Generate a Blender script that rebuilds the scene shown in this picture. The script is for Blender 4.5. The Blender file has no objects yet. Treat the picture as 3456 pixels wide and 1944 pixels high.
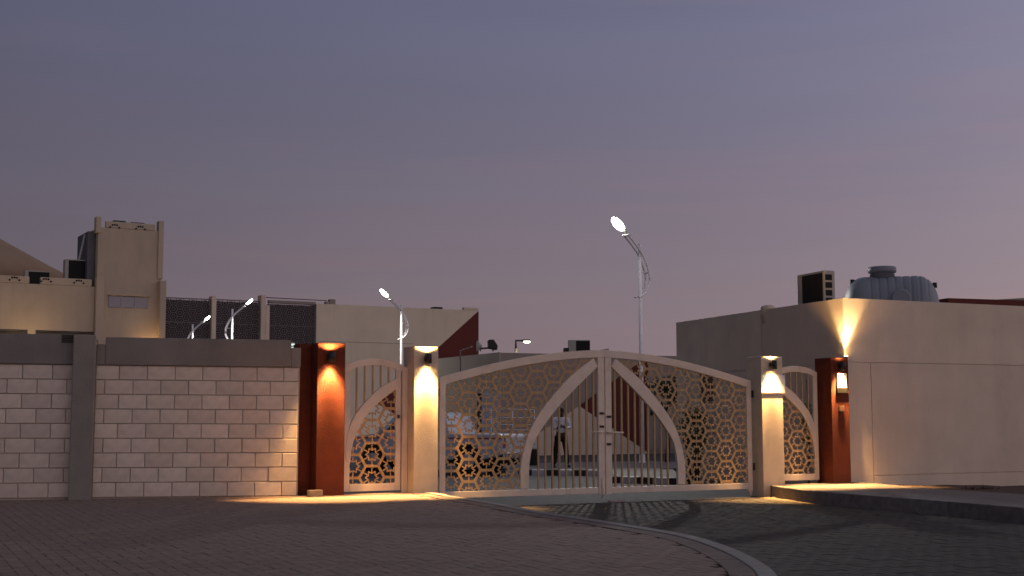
import bpy, bmesh, math, random
from math import sin, cos, tan, atan, atan2, pi, radians, sqrt, hypot
from mathutils import Matrix, Vector
random.seed(7)
SC = bpy.context.scene
COL = SC.collection

# ---------------------------------------------------------------- camera
cam_d = bpy.data.cameras.new('camera'); cam = bpy.data.objects.new('camera', cam_d); COL.objects.link(cam)
cam_d.sensor_width = 36.0; cam_d.lens = 36.0 * 4448.0 / 3456.0
cam_d.clip_start = 0.1; cam_d.clip_end = 6000
th = atan(433 / 4448.0); rl = -0.0022
F = Vector((0, cos(th), sin(th))); R0 = Vector((1, 0, 0)); U0 = Vector((0, -sin(th), cos(th)))
Rv = R0 * cos(rl) + U0 * sin(rl); Uv = U0 * cos(rl) - R0 * sin(rl)
M = Matrix.Identity(4)
for i in range(3):
    M[i][0] = Rv[i]; M[i][1] = Uv[i]; M[i][2] = -F[i]
M[2][3] = 1.55
cam.matrix_world = M
SC.camera = cam

# ---------------------------------------------------------------- dusk sky
world = bpy.data.worlds.new('World'); SC.world = world; world.use_nodes = True
nt = world.node_tree; nt.nodes.clear()
def WN(t, **kw):
    n = nt.nodes.new(t)
    for k, v in kw.items(): setattr(n, k, v)
    return n
def wmath(op, a, b=None, c=None, clamp=False):
    n = WN('ShaderNodeMath', operation=op, use_clamp=clamp)
    for i, v in enumerate((a, b, c)):
        if v is None: continue
        if isinstance(v, (int, float)): n.inputs[i].default_value = v
        else: nt.links.new(v, n.inputs[i])
    return n.outputs[0]
tc = WN('ShaderNodeTexCoord'); sp = WN('ShaderNodeSeparateXYZ'); nt.links.new(tc.outputs['Generated'], sp.inputs[0])
X, Y, Z = sp.outputs
ramp = WN('ShaderNodeValToRGB')
zz = wmath('MAXIMUM', Z, 0.0)
nt.links.new(zz, ramp.inputs[0])
er = ramp.color_ramp
er.interpolation = 'B_SPLINE'
for k, (p, c) in enumerate([(0.0, (.250, .182, .192)), (.05, (.234, .177, .194)), (.11, (.208, .169, .198)), (.2, (.174, .158, .214)), (.33, (.138, .149, .243)), (.55, (.115, .130, .195)), (1.0, (.095, .105, .14))]):
    e = er.elements[k] if k < 2 else er.elements.new(p)
    e.position = p; e.color = (*c, 1)
# brightness rises towards the side of the sky where the sun has gone down
ct = wmath('ADD', wmath('MULTIPLY', X, .94), wmath('MULTIPLY', Y, -.34))
t01 = wmath('MULTIPLY_ADD', ct, .5, .5, clamp=True)
glow = WN('ShaderNodeValToRGB'); nt.links.new(t01, glow.inputs[0])
gr = glow.color_ramp; gr.interpolation = 'B_SPLINE'
for k, (p, v) in enumerate([(0.0, (.036, .037, .039)), (.15, (.112, .115, .118)), (.33, (.164, .164, .164)), (.5, (.208, .207, .205)), (.7, (.40, .375, .33)), (1.0, (.76, .66, .52))]):
    e = gr.elements[k] if k < 2 else gr.elements.new(p)
    e.position = p; e.color = (*v, 1)
mul = WN('ShaderNodeVectorMath', operation='MULTIPLY')
nt.links.new(ramp.outputs[0], mul.inputs[0]); nt.links.new(glow.outputs[0], mul.inputs[1])
# faint uneven dust bands
nz = WN('ShaderNodeTexNoise'); nz.inputs['Scale'].default_value = 2.2; nz.inputs['Detail'].default_value = 3
mp = WN('ShaderNodeMapping'); mp.inputs['Scale'].default_value = (1, 1, 7)
nt.links.new(tc.outputs['Generated'], mp.inputs[0]); nt.links.new(mp.outputs[0], nz.inputs[0])
sc2 = WN('ShaderNodeVectorMath', operation='SCALE'); nt.links.new(mul.outputs[0], sc2.inputs[0])
nt.links.new(wmath('MULTIPLY_ADD', nz.outputs[0], .20, .90), sc2.inputs['Scale'])
nz2 = WN('ShaderNodeTexNoise'); nz2.inputs['Scale'].default_value = 3.1; nz2.inputs['Detail'].default_value = 5; nz2.inputs['Distortion'].default_value = .6
mp2 = WN('ShaderNodeMapping'); mp2.inputs['Scale'].default_value = (1, 1, 11); mp2.inputs['Location'].default_value = (3.7, 1.2, .4)
nt.links.new(tc.outputs['Generated'], mp2.inputs[0]); nt.links.new(mp2.outputs[0], nz2.inputs[0])
strk = WN('ShaderNodeMapRange', interpolation_type='SMOOTHSTEP'); strk.inputs[1].default_value = .45; strk.inputs[2].default_value = .72
nt.links.new(nz2.outputs[0], strk.inputs[0])
tint = WN('ShaderNodeMix', data_type='RGBA'); tint.inputs['A'].default_value = (1, 1, 1, 1); tint.inputs['B'].default_value = (1.06, 1.0, .985, 1)
nt.links.new(strk.outputs[0], tint.inputs['Factor'])
mul2 = WN('ShaderNodeVectorMath', operation='MULTIPLY'); nt.links.new(sc2.outputs[0], mul2.inputs[0]); nt.links.new(tint.outputs['Result'], mul2.inputs[1])
bg = WN('ShaderNodeBackground'); bg.inputs[1].default_value = 5.9
nt.links.new(mul2.outputs[0], bg.inputs[0])
out = WN('ShaderNodeOutputWorld'); nt.links.new(bg.outputs[0], out.inputs[0])

SC.view_settings.view_transform = 'Standard'; SC.view_settings.look = 'None'
SC.view_settings.exposure = 0; SC.view_settings.gamma = 1; SC.view_settings.use_curve_mapping = False
SC.cycles.use_denoising = True
SC.cycles.max_bounces = 6; SC.cycles.diffuse_bounces = 3
SC.cycles.sample_clamp_indirect = 4.0

# lamp strengths
P_SCONCE_DOWN, P_SCONCE_UP = 1800.0, 110.0
P_STREET = 3000.0

# ---------------------------------------------------------------- materials
MATS = {}
def mat(name, col, rough=.8, var=.12, scale=6.0, bump=.0, bscale=60., metal=0., dirt=None, spec=.3, stretch=None, streak=0.):
    if name in MATS: return MATS[name]
    m = bpy.data.materials.new(name); m.use_nodes = True
    t = m.node_tree; b = t.nodes['Principled BSDF']
    b.inputs['Roughness'].default_value = rough; b.inputs['Metallic'].default_value = metal
    b.inputs['Specular IOR Level'].default_value = spec
    co = t.nodes.new('ShaderNodeTexCoord'); src = co.outputs['Object']
    oi = t.nodes.new('ShaderNodeObjectInfo')
    if stretch:
        mpn = t.nodes.new('ShaderNodeMapping'); mpn.inputs['Scale'].default_value = stretch
        t.links.new(src, mpn.inputs[0]); src = mpn.outputs[0]
    n1 = t.nodes.new('ShaderNodeTexNoise'); n1.inputs['Scale'].default_value = scale; n1.inputs['Detail'].default_value = 6
    t.links.new(src, n1.inputs[0])
    mr = t.nodes.new('ShaderNodeMapRange'); mr.inputs[1].default_value = .3; mr.inputs[2].default_value = .7
    mr.inputs[3].default_value = 1 - var; mr.inputs[4].default_value = 1 + var
    t.links.new(n1.outputs[0], mr.inputs[0])
    vm = t.nodes.new('ShaderNodeVectorMath'); vm.operation = 'SCALE'; vm.inputs[0].default_value = col
    t.links.new(mr.outputs[0], vm.inputs['Scale'])
    last = vm.outputs[0]
    # every separate piece differs a little
    rr = t.nodes.new('ShaderNodeMapRange'); rr.inputs[3].default_value = 1 - var * .6; rr.inputs[4].default_value = 1 + var * .6
    t.links.new(oi.outputs['Random'], rr.inputs[0])
    v2 = t.nodes.new('ShaderNodeVectorMath'); v2.operation = 'SCALE'
    t.links.new(last, v2.inputs[0]); t.links.new(rr.outputs[0], v2.inputs['Scale']); last = v2.outputs[0]
    if dirt:
        dn = t.nodes.new('ShaderNodeTexNoise'); dn.inputs['Scale'].default_value = dirt[0]; dn.inputs['Detail'].default_value = 8; dn.inputs['Roughness'].default_value = .65
        t.links.new(co.outputs['Object'], dn.inputs[0])
        dr = t.nodes.new('ShaderNodeMapRange'); dr.inputs[1].default_value = .5; dr.inputs[2].default_value = .75; dr.inputs[4].default_value = dirt[1]
        t.links.new(dn.outputs[0], dr.inputs[0])
        mx = t.nodes.new('ShaderNodeMix'); mx.data_type = 'RGBA'; mx.inputs['B'].default_value = (*dirt[2], 1)
        t.links.new(dr.outputs[0], mx.inputs['Factor']); t.links.new(last, mx.inputs['A']); last = mx.outputs['Result']
    if streak:                                          # run-off streaks down the face
        sm = t.nodes.new('ShaderNodeMapping'); sm.inputs['Scale'].default_value = (.9, .9, .14)
        t.links.new(co.outputs['Object'], sm.inputs[0])
        sn = t.nodes.new('ShaderNodeTexNoise'); sn.inputs['Scale'].default_value = 2.2; sn.inputs['Detail'].default_value = 7; sn.inputs['Roughness'].default_value = .7
        t.links.new(sm.outputs[0], sn.inputs[0])
        sr = t.nodes.new('ShaderNodeMapRange'); sr.inputs[1].default_value = .45; sr.inputs[2].default_value = .72; sr.inputs[3].default_value = 1.; sr.inputs[4].default_value = 1 - streak
        t.links.new(sn.outputs[0], sr.inputs[0])
        v3 = t.nodes.new('ShaderNodeVectorMath'); v3.operation = 'SCALE'
        t.links.new(last, v3.inputs[0]); t.links.new(sr.outputs[0], v3.inputs['Scale']); last = v3.outputs[0]
    t.links.new(last, b.inputs['Base Color'])
    if bump:
        n2 = t.nodes.new('ShaderNodeTexNoise'); n2.inputs['Scale'].default_value = bscale; n2.inputs['Detail'].default_value = 5
        t.links.new(src, n2.inputs[0])
        bp = t.nodes.new('ShaderNodeBump'); bp.inputs['Strength'].default_value = bump; bp.inputs['Distance'].default_value = .02
        t.links.new(n2.outputs[0], bp.inputs['Height']); t.links.new(bp.outputs[0], b.inputs['Normal'])
    MATS[name] = m
    return m
def emit(name, col, s):
    if name in MATS: return MATS[name]
    m = bpy.data.materials.new(name); m.use_nodes = True; t = m.node_tree
    b = t.nodes['Principled BSDF']; b.inputs['Base Color'].default_value = (.6, .6, .6, 1)
    b.inputs['Emission Color'].default_value = (*col, 1); b.inputs['Emission Strength'].default_value = s
    MATS[name] = m; return m

m_cream = mat('cream_render', (.66, .535, .41), .9, .07, 1.2, .35, 60, dirt=(.8, .22, (.40, .33, .25)), streak=0.079)
m_cream_far = mat('cream_far_render', (.47, .38, .28), .9, .05, .6, .2, 20, dirt=(.4, .2, (.28, .22, .16)), streak=0.090)
m_cream_lit = mat('cream_lit_render', (.70, .60, .44), .9, .05, .6, .2, 20, dirt=(.4, .2, (.5, .42, .3)), streak=0.072)  # cream made paler: street lamp light on these walls is put into the colour
m_cream_g = mat('cream_pillar_render', (.60, .50, .37), .9, .06, 3, .5, 45, dirt=(2.5, .25, (.38, .29, .2)), stretch=(1, 1, 2.2), streak=0.065)
m_red = mat('brick_red_render', (.112, .022, .008), .85, .14, 4, .6, 45, dirt=(3, .25, (.11, .02, .011)), stretch=(1, 1, 2.2), streak=0.090)
m_redp = mat('dark_red_paint', (.12, .026, .018), .8, .1, 2, .2, 60)
m_taupe = mat('taupe_render', (.30, .25, .21), .9, .06, 1.5, .2, 80)
m_grey = mat('grey_brown_render', (.25, .222, .19), .9, .09, 2, .5, 60, dirt=(1.2, .35, (.16, .14, .12)), streak=0.108)
m_block = mat('wall_block', (.74, .625, .50), .95, .17, 4, .8, 110)
m_mortar = mat('mortar', (.46, .39, .315), .95, .1, 8, .4, 60)
m_gate = mat('gate_paint', (.68, .57, .455), .5, .06, 3, .15, 150, dirt=(3.5, .35, (.36, .27, .19)))
m_latt = mat('lattice_paint', (.40, .265, .13), .6, .08, 6, 0)
m_scr = mat('screen_paint', (.165, .14, .138), .7, .06, 3)
m_black = mat('black_metal', (.02, .019, .018), .45, .1, 10)
m_dark = mat('dark_void', (.012, .011, .011), .8, .1, 5)
m_white = mat('white_paint', (.62, .62, .63), .5, .06, 5)
m_pole = mat('pole_white', (.78, .76, .76), .4, .05, 4)
m_tank = mat('tank_plastic', (.20, .215, .24), .5, .05, 3)
m_ac = mat('ac_casing', (.36, .34, .30), .6, .07, 4)
m_glass = mat('window_glass', (.20, .21, .25), .15, .05, 2, spec=.6)
m_dglass = mat('dark_glass', (.02, .022, .026), .08, .05, 2, spec=.6)
m_rubber = mat('rubber', (.015, .015, .015), .9, .1, 8)
m_car = mat('car_white', (.42, .435, .47), .3, .03, 2, spec=.5)
m_stripe = mat('stripe_red', (.25, .03, .025), .5, .05, 3)
m_chrome = mat('bright_metal', (.6, .6, .6), .25, .05, 3, metal=.9)
m_paver = mat('paver_brown', (.220, .155, .125), .9, .17, 9, .6, 120)
m_paverbed = mat('paver_bed', (.085, .062, .052), 1., .2, 30, .5, 90)
m_band = mat('border_paver', (.17, .125, .105), .9, .12, 10, .5, 120)
m_kerb = mat('kerb_concrete', (.235, .215, .195), .9, .1, 8, .5, 90, dirt=(6, .2, (.15, .13, .11)))
m_kerbd = mat('kerb_dark_concrete', (.19, .175, .16), .9, .22, 8, .5, 90)
m_walk = mat('sidewalk_paver', (.16, .138, .125), .95, .14, 12, .7, 60)
m_soil = mat('sandy_soil', (.085, .06, .042), 1., .3, 7, 1., 25)
m_kw = mat('kerb_white_paint', (.46, .44, .45), .7, .1, 9)
m_kb = mat('kerb_black_paint', (.03, .025, .024), .7, .15, 9)
m_leaf = mat('leaf_green', (.115, .13, .045), .7, .3, 2)
m_leafd = mat('leaf_dark', (.05, .055, .034), .8, .3, 2)
m_dry = mat('dry_weed', (.055, .036, .024), .9, .3, 5)
m_bark = mat('bark', (.09, .065, .045), .95, .2, 12, .6, 40)
m_skin = mat('skin', (.045, .026, .018), .6, .05, 20)
m_shirt = mat('shirt_cloth', (.60, .60, .68), .9, .05, 30, .2, 80)
m_trous = mat('trouser_cloth', (.012, .012, .013), .95, .1, 30)
m_hair = mat('hair_black', (.01, .009, .009), .8, .1, 40)
m_tan = mat('tan_roof', (.30, .20, .125), .9, .06, .6, .2, 10)
m_warm = emit('lamp_warm', (1., .62, .26), 260.)
m_warm2 = emit('lamp_warm_up', (1., .62, .26), 75.)
m_cool = emit('lamp_cool', (1., .98, .90), 30.)
m_screenlit = emit('phone_glow', (.5, .75, 1.), .5)
m_tube = emit('tube_light', (.75, 1., .85), .9)

# road surface: grey interlocking blocks read only as a faint grain at this distance
def road_mat(name, col, angle):
    m = mat(name, col, .85, .18, 3.5, .5, 70, dirt=(.5, .45, (col[0] * .55, col[1] * .53, col[2] * .52)))
    t = m.node_tree; b = t.nodes['Principled BSDF']
    co = t.nodes.new('ShaderNodeTexCoord'); mp = t.nodes.new('ShaderNodeMapping'); mp.inputs['Rotation'].default_value = (0, 0, -angle)
    br = t.nodes.new('ShaderNodeTexBrick'); br.inputs['Scale'].default_value = 1.0
    br.inputs['Brick Width'].default_value = .25; br.inputs['Row Height'].default_value = .125; br.inputs['Mortar Size'].default_value = .006
    br.inputs['Color1'].default_value = (1, 1, 1, 1); br.inputs['Color2'].default_value = (.82, .82, .82, 1); br.inputs['Mortar'].default_value = (.5, .5, .5, 1)
    t.links.new(co.outputs['Object'], mp.inputs[0]); t.links.new(mp.outputs[0], br.inputs[0])
    lk = b.inputs['Base Color'].links[0]; src = lk.from_socket; t.links.remove(lk)
    vm = t.nodes.new('ShaderNodeVectorMath'); vm.operation = 'MULTIPLY'
    t.links.new(src, vm.inputs[0]); t.links.new(br.outputs[0], vm.inputs[1]); t.links.new(vm.outputs[0], b.inputs['Base Color'])
    return m
GA = radians(25.77)                       # direction of the gate line
m_drive = road_mat('driveway_block', (.056, .050, .043), GA)
m_yard = road_mat('yard_block', (.072, .068, .068), GA)
m_ground = mat('desert_ground', (.14, .11, .085), 1., .15, .4, .4, 5)

# ---------------------------------------------------------------- mesh helpers
class MB:
    def __init__(s): s.v = []; s.f = []; s.sm = []
    def face(s, pts, smooth=False):
        n = len(s.v); s.v += [tuple(p) for p in pts]; s.f.append(tuple(range(n, n + len(pts)))); s.sm.append(smooth)
    def box(s, x0, x1, y0, y1, z0, z1):
        n = len(s.v)
        s.v += [(x, y, z) for z in (z0, z1) for y in (y0, y1) for x in (x0, x1)]
        for q in ((0, 2, 3, 1), (4, 5, 7, 6), (0, 1, 5, 4), (2, 6, 7, 3), (0, 4, 6, 2), (1, 3, 7, 5)):
            s.f.append(tuple(n + i for i in q)); s.sm.append(False)
        return s
    def prism(s, poly, y0, y1):                       # poly in the x-z plane, counter-clockwise seen from -y
        n = len(s.v); k = len(poly)
        s.v += [(x, y0, z) for x, z in poly] + [(x, y1, z) for x, z in poly]
        s.f.append(tuple(range(n, n + k))); s.f.append(tuple(range(n + 2 * k - 1, n + k - 1, -1))); s.sm += [False, False]
        for i in range(k):
            j = (i + 1) % k
            s.f.append((n + j, n + i, n + k + i, n + k + j)); s.sm.append(False)
        return s
    def strip(s, A, B, y0, y1):                       # band between two x-z polylines, solid
        for i in range(len(A) - 1):
            pass
        n = len(s.v); k = len(A)
        for P, y in ((A, y0), (B, y0), (A, y1), (B, y1)): s.v += [(x, y, z) for x, z in P]
        for i in range(k - 1):
            a, b, c, d = n + i, n + k + i, n + 2 * k + i, n + 3 * k + i
            s.f += [(a, b, b + 1, a + 1), (c, c + 1, d + 1, d), (a, a + 1, c + 1, c), (b, d, d + 1, b + 1)]; s.sm += [False] * 4
        for i in (0, k - 1):
            a, b, c, d = n + i, n + k + i, n + 2 * k + i, n + 3 * k + i
            s.f.append((a, c, d, b) if i == 0 else (a, b, d, c)); s.sm.append(False)
        return s
    def slab(s, poly, z0, z1):                        # poly in x-y
        n = len(s.v); k = len(poly)
        s.v += [(x, y, z0) for x, y in poly] + [(x, y, z1) for x, y in poly]
        s.f.append(tuple(range(n + k - 1, n - 1, -1))); s.f.append(tuple(range(n + k, n + 2 * k))); s.sm += [False, False]
        for i in range(k):
            j = (i + 1) % k
            s.f.append((n + i, n + j, n + k + j, n + k + i)); s.sm.append(False)
        return s
    def tube(s, pts, r, seg=8, cap=True, flat=1.0):
        pts = [Vector(p) for p in pts]; rs = r if isinstance(r, (list, tuple)) else [r] * len(pts)
        rings = []; up0 = None
        for i, p in enumerate(pts):
            d = (pts[min(i + 1, len(pts) - 1)] - pts[max(i - 1, 0)]).normalized()
            if up0 is None:
                up0 = Vector((0, 0, 1)) if abs(d.z) < .9 else Vector((0, 1, 0))
            a = d.cross(up0).normalized(); b = a.cross(d).normalized()
            n = len(s.v); rings.append(n)
            for j in range(seg):
                t = 2 * pi * j / seg
                q = p + a * (cos(t) * rs[i]) + b * (sin(t) * rs[i] * flat); s.v.append(tuple(q))
        for i in range(len(rings) - 1):
            for j in range(seg):
                k = (j + 1) % seg
                s.f.append((rings[i] + j, rings[i + 1] + j, rings[i + 1] + k, rings[i] + k)); s.sm.append(True)
        if cap:
            s.f.append(tuple(rings[0] + j for j in range(seg))); s.f.append(tuple(rings[-1] + j for j in reversed(range(seg)))); s.sm += [False, False]
        return s
    def lathe(s, prof, c=(0, 0, 0), seg=24, axis='z', smooth=True):
        rings = []
        for r, h in prof:
            rings.append(len(s.v))
            for j in range(seg):
                t = 2 * pi * j / seg; x, y = r * cos(t), r * sin(t)
                p = (x, y, h) if axis == 'z' else ((h, x, y) if axis == 'x' else (y, h, x))
                s.v.append((c[0] + p[0], c[1] + p[1], c[2] + p[2]))
        for i in range(len(rings) - 1):
            for j in range(seg):
                k = (j + 1) % seg
                s.f.append((rings[i] + j, rings[i] + k, rings[i + 1] + k, rings[i + 1] + j)); s.sm.append(smooth)
        s.f.append(tuple(rings[0] + j for j in reversed(range(seg)))); s.f.append(tuple(rings[-1] + j for j in range(seg))); s.sm += [False, False]
        return s
    def mesh(s, name, m):
        me = bpy.data.meshes.new(name); me.from_pydata(s.v, [], s.f)
        me.polygons.foreach_set('use_smooth', s.sm)
        me.materials.append(m); me.update()
        return me
def fix_normals(me):
    bm = bmesh.new(); bm.from_mesh(me); bmesh.ops.recalc_face_normals(bm, faces=bm.faces); bm.to_mesh(me); bm.free()
def obj(name, mb, m, parent=None, bevel=0., loc=None, rotz=0.):
    me = mb.mesh(name, m) if isinstance(mb, MB) else mb
    if isinstance(mb, MB): fix_normals(me)
    o = bpy.data.objects.new(name, me); COL.objects.link(o)
    if parent: o.parent = parent
    if loc: o.location = loc
    if rotz: o.rotation_euler.z = rotz
    if bevel:
        b = o.modifiers.new('bevel', 'BEVEL'); b.width = bevel; b.segments = 2; b.limit_method = 'ANGLE'
    return o
def tag(o, label=None, cat=None, group=None, kind=None):
    if label: o['label'] = label
    if cat: o['category'] = cat
    if group: o['group'] = group
    if kind: o['kind'] = kind
    return o
def thing(name, label, cat, loc=(0, 0, 0), rotz=0., group=None):
    o = bpy.data.objects.new(name, None); COL.objects.link(o); o.empty_display_size = .2
    o.location = loc; o.rotation_euler = (0, 0, rotz)
    return tag(o, label, cat, group)
def struct(name, mb, m): return tag(obj(name, mb, m), kind='structure')
def copy_tree(o, parent=None):
    c = o.copy(); COL.objects.link(c); c.parent = parent
    for ch in list(o.children): copy_tree(ch, c)
    return c
# gate frame: x along the gate line, y into the depth, origin at the foot of the right gate pillar
OG = Vector((4.819, 25.564, 0)); EX = Vector((cos(GA), sin(GA), 0)); EY = Vector((-sin(GA), cos(GA), 0))
def G(t, y=0., z=0.): return OG + EX * t + EY * y + Vector((0, 0, z))
def frame_pt(O, ang, t, y=0., z=0.):
    return Vector((O[0] + cos(ang) * t - sin(ang) * y, O[1] + sin(ang) * t + cos(ang) * y, O[2] + z))
def interp(P, z):                                     # P: list of (x,z), z monotone
    for (x0, z0), (x1, z1) in zip(P, P[1:]):
        lo, hi = min(z0, z1), max(z0, z1)
        if lo - 1e-9 <= z <= hi + 1e-9 and hi > lo: return x0 + (x1 - x0) * (z - z0) / (z1 - z0)
    return None
def smooth_curve(P, n=28):                            # Catmull-Rom through P
    Q = [Vector(p) for p in P]; Q = [Q[0] * 2 - Q[1]] + Q + [Q[-1] * 2 - Q[-2]]; out = []
    for i in range(1, len(Q) - 2):
        for k in range(n // (len(Q) - 3) + 1):
            t = k / (n // (len(Q) - 3) + 1)
            a, b, c, d = Q[i - 1:i + 3]
            out.append(.5 * ((2 * b) + (c - a) * t + (2 * a - 5 * b + 4 * c - d) * t * t + (3 * b - a - 3 * c + d) * t ** 3))
    out.append(Q[-2]); return [tuple(p) for p in out]
def offset_curve(P, d):
    out = []
    for i, p in enumerate(P):
        a = Vector(P[max(i - 1, 0)]); b = Vector(P[min(i + 1, len(P) - 1)]); t = (b - a).normalized()
        out.append((p[0] - t.y * d, p[1] + t.x * d))
    return out

# ================================================================ GROUND
gm = MB(); gm.face([(-2500, -600, -.012), (2500, -600, -.012), (2500, 5000, -.012), (-2500, 5000, -.012)])
struct('ground', gm, m_ground)
# street and driveway in front of the gate line, paved yard behind it
gA, gB = G(-40, .0), G(60, .0)
dm = MB(); dm.face([(-60, -30, -.010), (70, -30, -.010), (gB.x, gB.y, -.010), (gA.x, gA.y, -.010)])
driveway = struct('driveway', dm, m_drive)
ym = MB(); a, b, c, d = G(-40, .004), G(60, .004), G(60, 75), G(-60, 75)
ym.face([(a.x, a.y, -.004), (b.x, b.y, -.004), (c.x, c.y, -.004), (d.x, d.y, -.004)])
struct('yard', ym, m_yard)

# ---- raised paving on the left with a curved edge
PZ = .27
kerb_out = smooth_curve([(-1.36, 22.42), (-1.25, 22.19), (-.79, 20.98), (-.17, 19.48), (.42, 17.8), (.99, 16.56), (1.6, 15.13), (1.94, 14.17), (2.12, 12.94), (2.17, 11.79), (2.12, 10.75), (1.88, 9.4), (1.3, 8.0), (.3, 6.9), (-1.2, 6.1), (-3.4, 5.6), (-7, 4.9), (-14, 3.4)], 170)
def off2(P, d): return offset_curve(P, d)
# walking from the gate down to the camera the paving lies on the right-hand side
kerb_in = off2(kerb_out, -.155); band_in = off2(kerb_out, -.375)
base_poly = band_in + [(-16, 6), (-16, 24), (-8, 24.5)]
P2, P1 = G(-7.2, .3), G(-9.0, .5)
edge = off2(kerb_out, -.08)
pave_poly = edge + [(-16, 4), (-16, 20.4), (-8.0, 21.6), (P1.x, P1.y), (P2.x, P2.y), (G(-6.75, .3).x, G(-6.75, .3).y)]
pm = MB(); pm.slab(pave_poly, -.06, PZ - .022)
pavement = struct('pavement', pm, m_paverbed)
# kerb stones along the curve
def along(P):
    L = [0.]
    for a, b in zip(P, P[1:]): L.append(L[-1] + hypot(b[0] - a[0], b[1] - a[1]))
    return L
L = along(kerb_out); step = 1.0; k0 = 0
def ribbon(i0, i1, A, B, z0, z1, gap=.0):
    a, b = A[i0:i1 + 1], B[i0:i1 + 1]
    poly = a + b[::-1]
    return MB().slab(poly, z0, z1)
i = 0
while i < len(kerb_out) - 1 and L[i] < 26:
    j = i + 1
    while j < len(kerb_out) - 1 and L[j] - L[i] < .9: j += 1
    o = obj('kerb_stone', ribbon(i, j, kerb_out, kerb_in, -.05, PZ + .012), m_kerb, pavement, .010)
    i = j
# border course: one row of setts laid along the kerb
i = 0; inn = off2(kerb_out, -.16); n_b = 0
def pt_on(P, L, s):
    for q in range(len(L) - 1):
        if L[q + 1] >= s:
            t = (s - L[q]) / max(L[q + 1] - L[q], 1e-9); return (P[q][0] + (P[q + 1][0] - P[q][0]) * t, P[q][1] + (P[q + 1][1] - P[q][1]) * t)
    return P[-1]
s_ = .1
while s_ < 19:
    A0, A1 = pt_on(inn, L, s_ + .003), pt_on(inn, L, s_ + .247); B0, B1 = pt_on(band_in, L, s_ + .003), pt_on(band_in, L, s_ + .247)
    q = MB().slab([A0, A1, B1, B0], PZ - .06, PZ + random.uniform(.0, .003))
    o = obj('border_sett', q, m_band, pavement); n_b += 1
    s_ += .25
# herringbone pavers
W_, gap = .125, .0035
pa = GA
ca, sa = cos(pa), sin(pa)
def inside(pt, poly):
    x, y = pt; c = False; n = len(poly); j = n - 1
    for i in range(n):
        xi, yi = poly[i]; xj, yj = poly[j]
        if (yi > y) != (yj > y) and x < (xj - xi) * (y - yi) / (yj - yi) + xi: c = not c
        j = i
    return c
fld = [p for k, p in enumerate(band_in) if L[k] < 26] + [(-16, 4), (-16, 20.5), (-8.0, 21.5), (P1.x, P1.y), (P2.x, P2.y), (G(-6.75, .25).x, G(-6.75, .25).y)]
def paver_mb(w, l, ch=.004, z=0.):
    q = MB(); x, y = w / 2 - gap / 2, l / 2 - gap / 2; x2, y2 = x - ch, y - ch
    b = [(-x, -y, -.05), (x, -y, -.05), (x, y, -.05), (-x, y, -.05)]; m = [(-x, -y, -ch * .8), (x, -y, -ch * .8), (x, y, -ch * .8), (-x, y, -ch * .8)]; t = [(-x2, -y2, 0), (x2, -y2, 0), (x2, y2, 0), (-x2, y2, 0)]
    q.v = b + m + t
    for i in range(4):
        j = (i + 1) % 4; q.f += [(i, j, 4 + j, 4 + i), (4 + i, 4 + j, 8 + j, 8 + i)]; q.sm += [False, False]
    q.f.append((8, 9, 10, 11)); q.sm.append(False)
    return q
cells = []
for cx_ in range(-160, 160):
    for cy_ in range(-20, 240):
        k = (cx_ - cy_) % 4
        if k == 0: u, v, rot = cx_ + 1, cy_ + .5, pi / 2
        elif k == 3: u, v, rot = cx_ + .5, cy_ + 1, 0.
        else: continue
        u *= W_; v *= W_
        x, y = ca * u - sa * v, sa * u + ca * v
        if y < 7.5 or y > 23 or x < -.44 * y - 1.2 or x > 3.2: continue
        if inside((x, y), fld): cells.append((y, x, y, rot + pa))
cells.sort()
pme = paver_mb(W_, 2 * W_).mesh('paver', m_paver)
vis = [c for c in cells if c[0] > 10.5 and abs(c[1]) < .41 * c[0]]
near = set(id(c) for c in vis[:296])
big = MB(); base = paver_mb(W_, 2 * W_)
for c in cells:
    z = PZ - .004 + random.uniform(-.002, .002); tx, ty = random.uniform(-.006, .006), random.uniform(-.006, .006)
    if id(c) in near:
        o = bpy.data.objects.new('paver', pme); COL.objects.link(o); o.parent = pavement
        o.location = (c[1], c[2], z); o.rotation_euler = (tx, ty, c[3])
    else:
        n = len(big.v); cr, sr = cos(c[3]), sin(c[3])
        big.v += [(c[1] + cr * x - sr * y, c[2] + sr * x + cr * y, z + zz_ + tx * y - ty * x) for x, y, zz_ in base.v]
        big.f += [tuple(n + i for i in f) for f in base.f]; big.sm += base.sm
pm_ = obj('pavers', big, m_paver, pavement); pm_['kind'] = 'stuff'
# grey interlocking pavers of the driveway between the two kerbs
dfld = kerb_out[:int(len(kerb_out) * .72)] + [(1.0, 7.6), (9.5, 7.6), (8.9, 16.7), (8.2, 17.6), (7.33, 19.25), (6.42, 21.28), (5.39, 23.3), (5.02, 24.6), (4.80, 25.45), (G(-.05, -.06).x, G(-.05, -.06).y), (G(-6.7, -.06).x, G(-6.7, -.06).y)]
m_dpav = mat('paver_grey', (.058, .050, .041), .85, .26, 6, .5, 90)
dcells = []
for cx_ in range(-120, 240):
    for cy_ in range(-60, 240):
        k = (cx_ - cy_) % 4
        if k == 0: u, v, rot = cx_ + 1, cy_ + .5, pi / 2
        elif k == 3: u, v, rot = cx_ + .5, cy_ + 1, 0.
        else: continue
        u *= W_; v *= W_
        x, y = ca * u - sa * v, sa * u + ca * v
        if y < 9.5 or y > 26 or x > .44 * y + .8 or x < -1.5: continue
        if inside((x, y), dfld): dcells.append((y, x, y, rot + pa))
dcells.sort()
dvis = [c for c in dcells if c[0] > 12.6 and abs(c[1]) < .395 * c[0]]
dnear = set(id(c) for c in dvis[:290])
dme = paver_mb(W_, 2 * W_).mesh('paver', m_dpav); big = MB()
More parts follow.
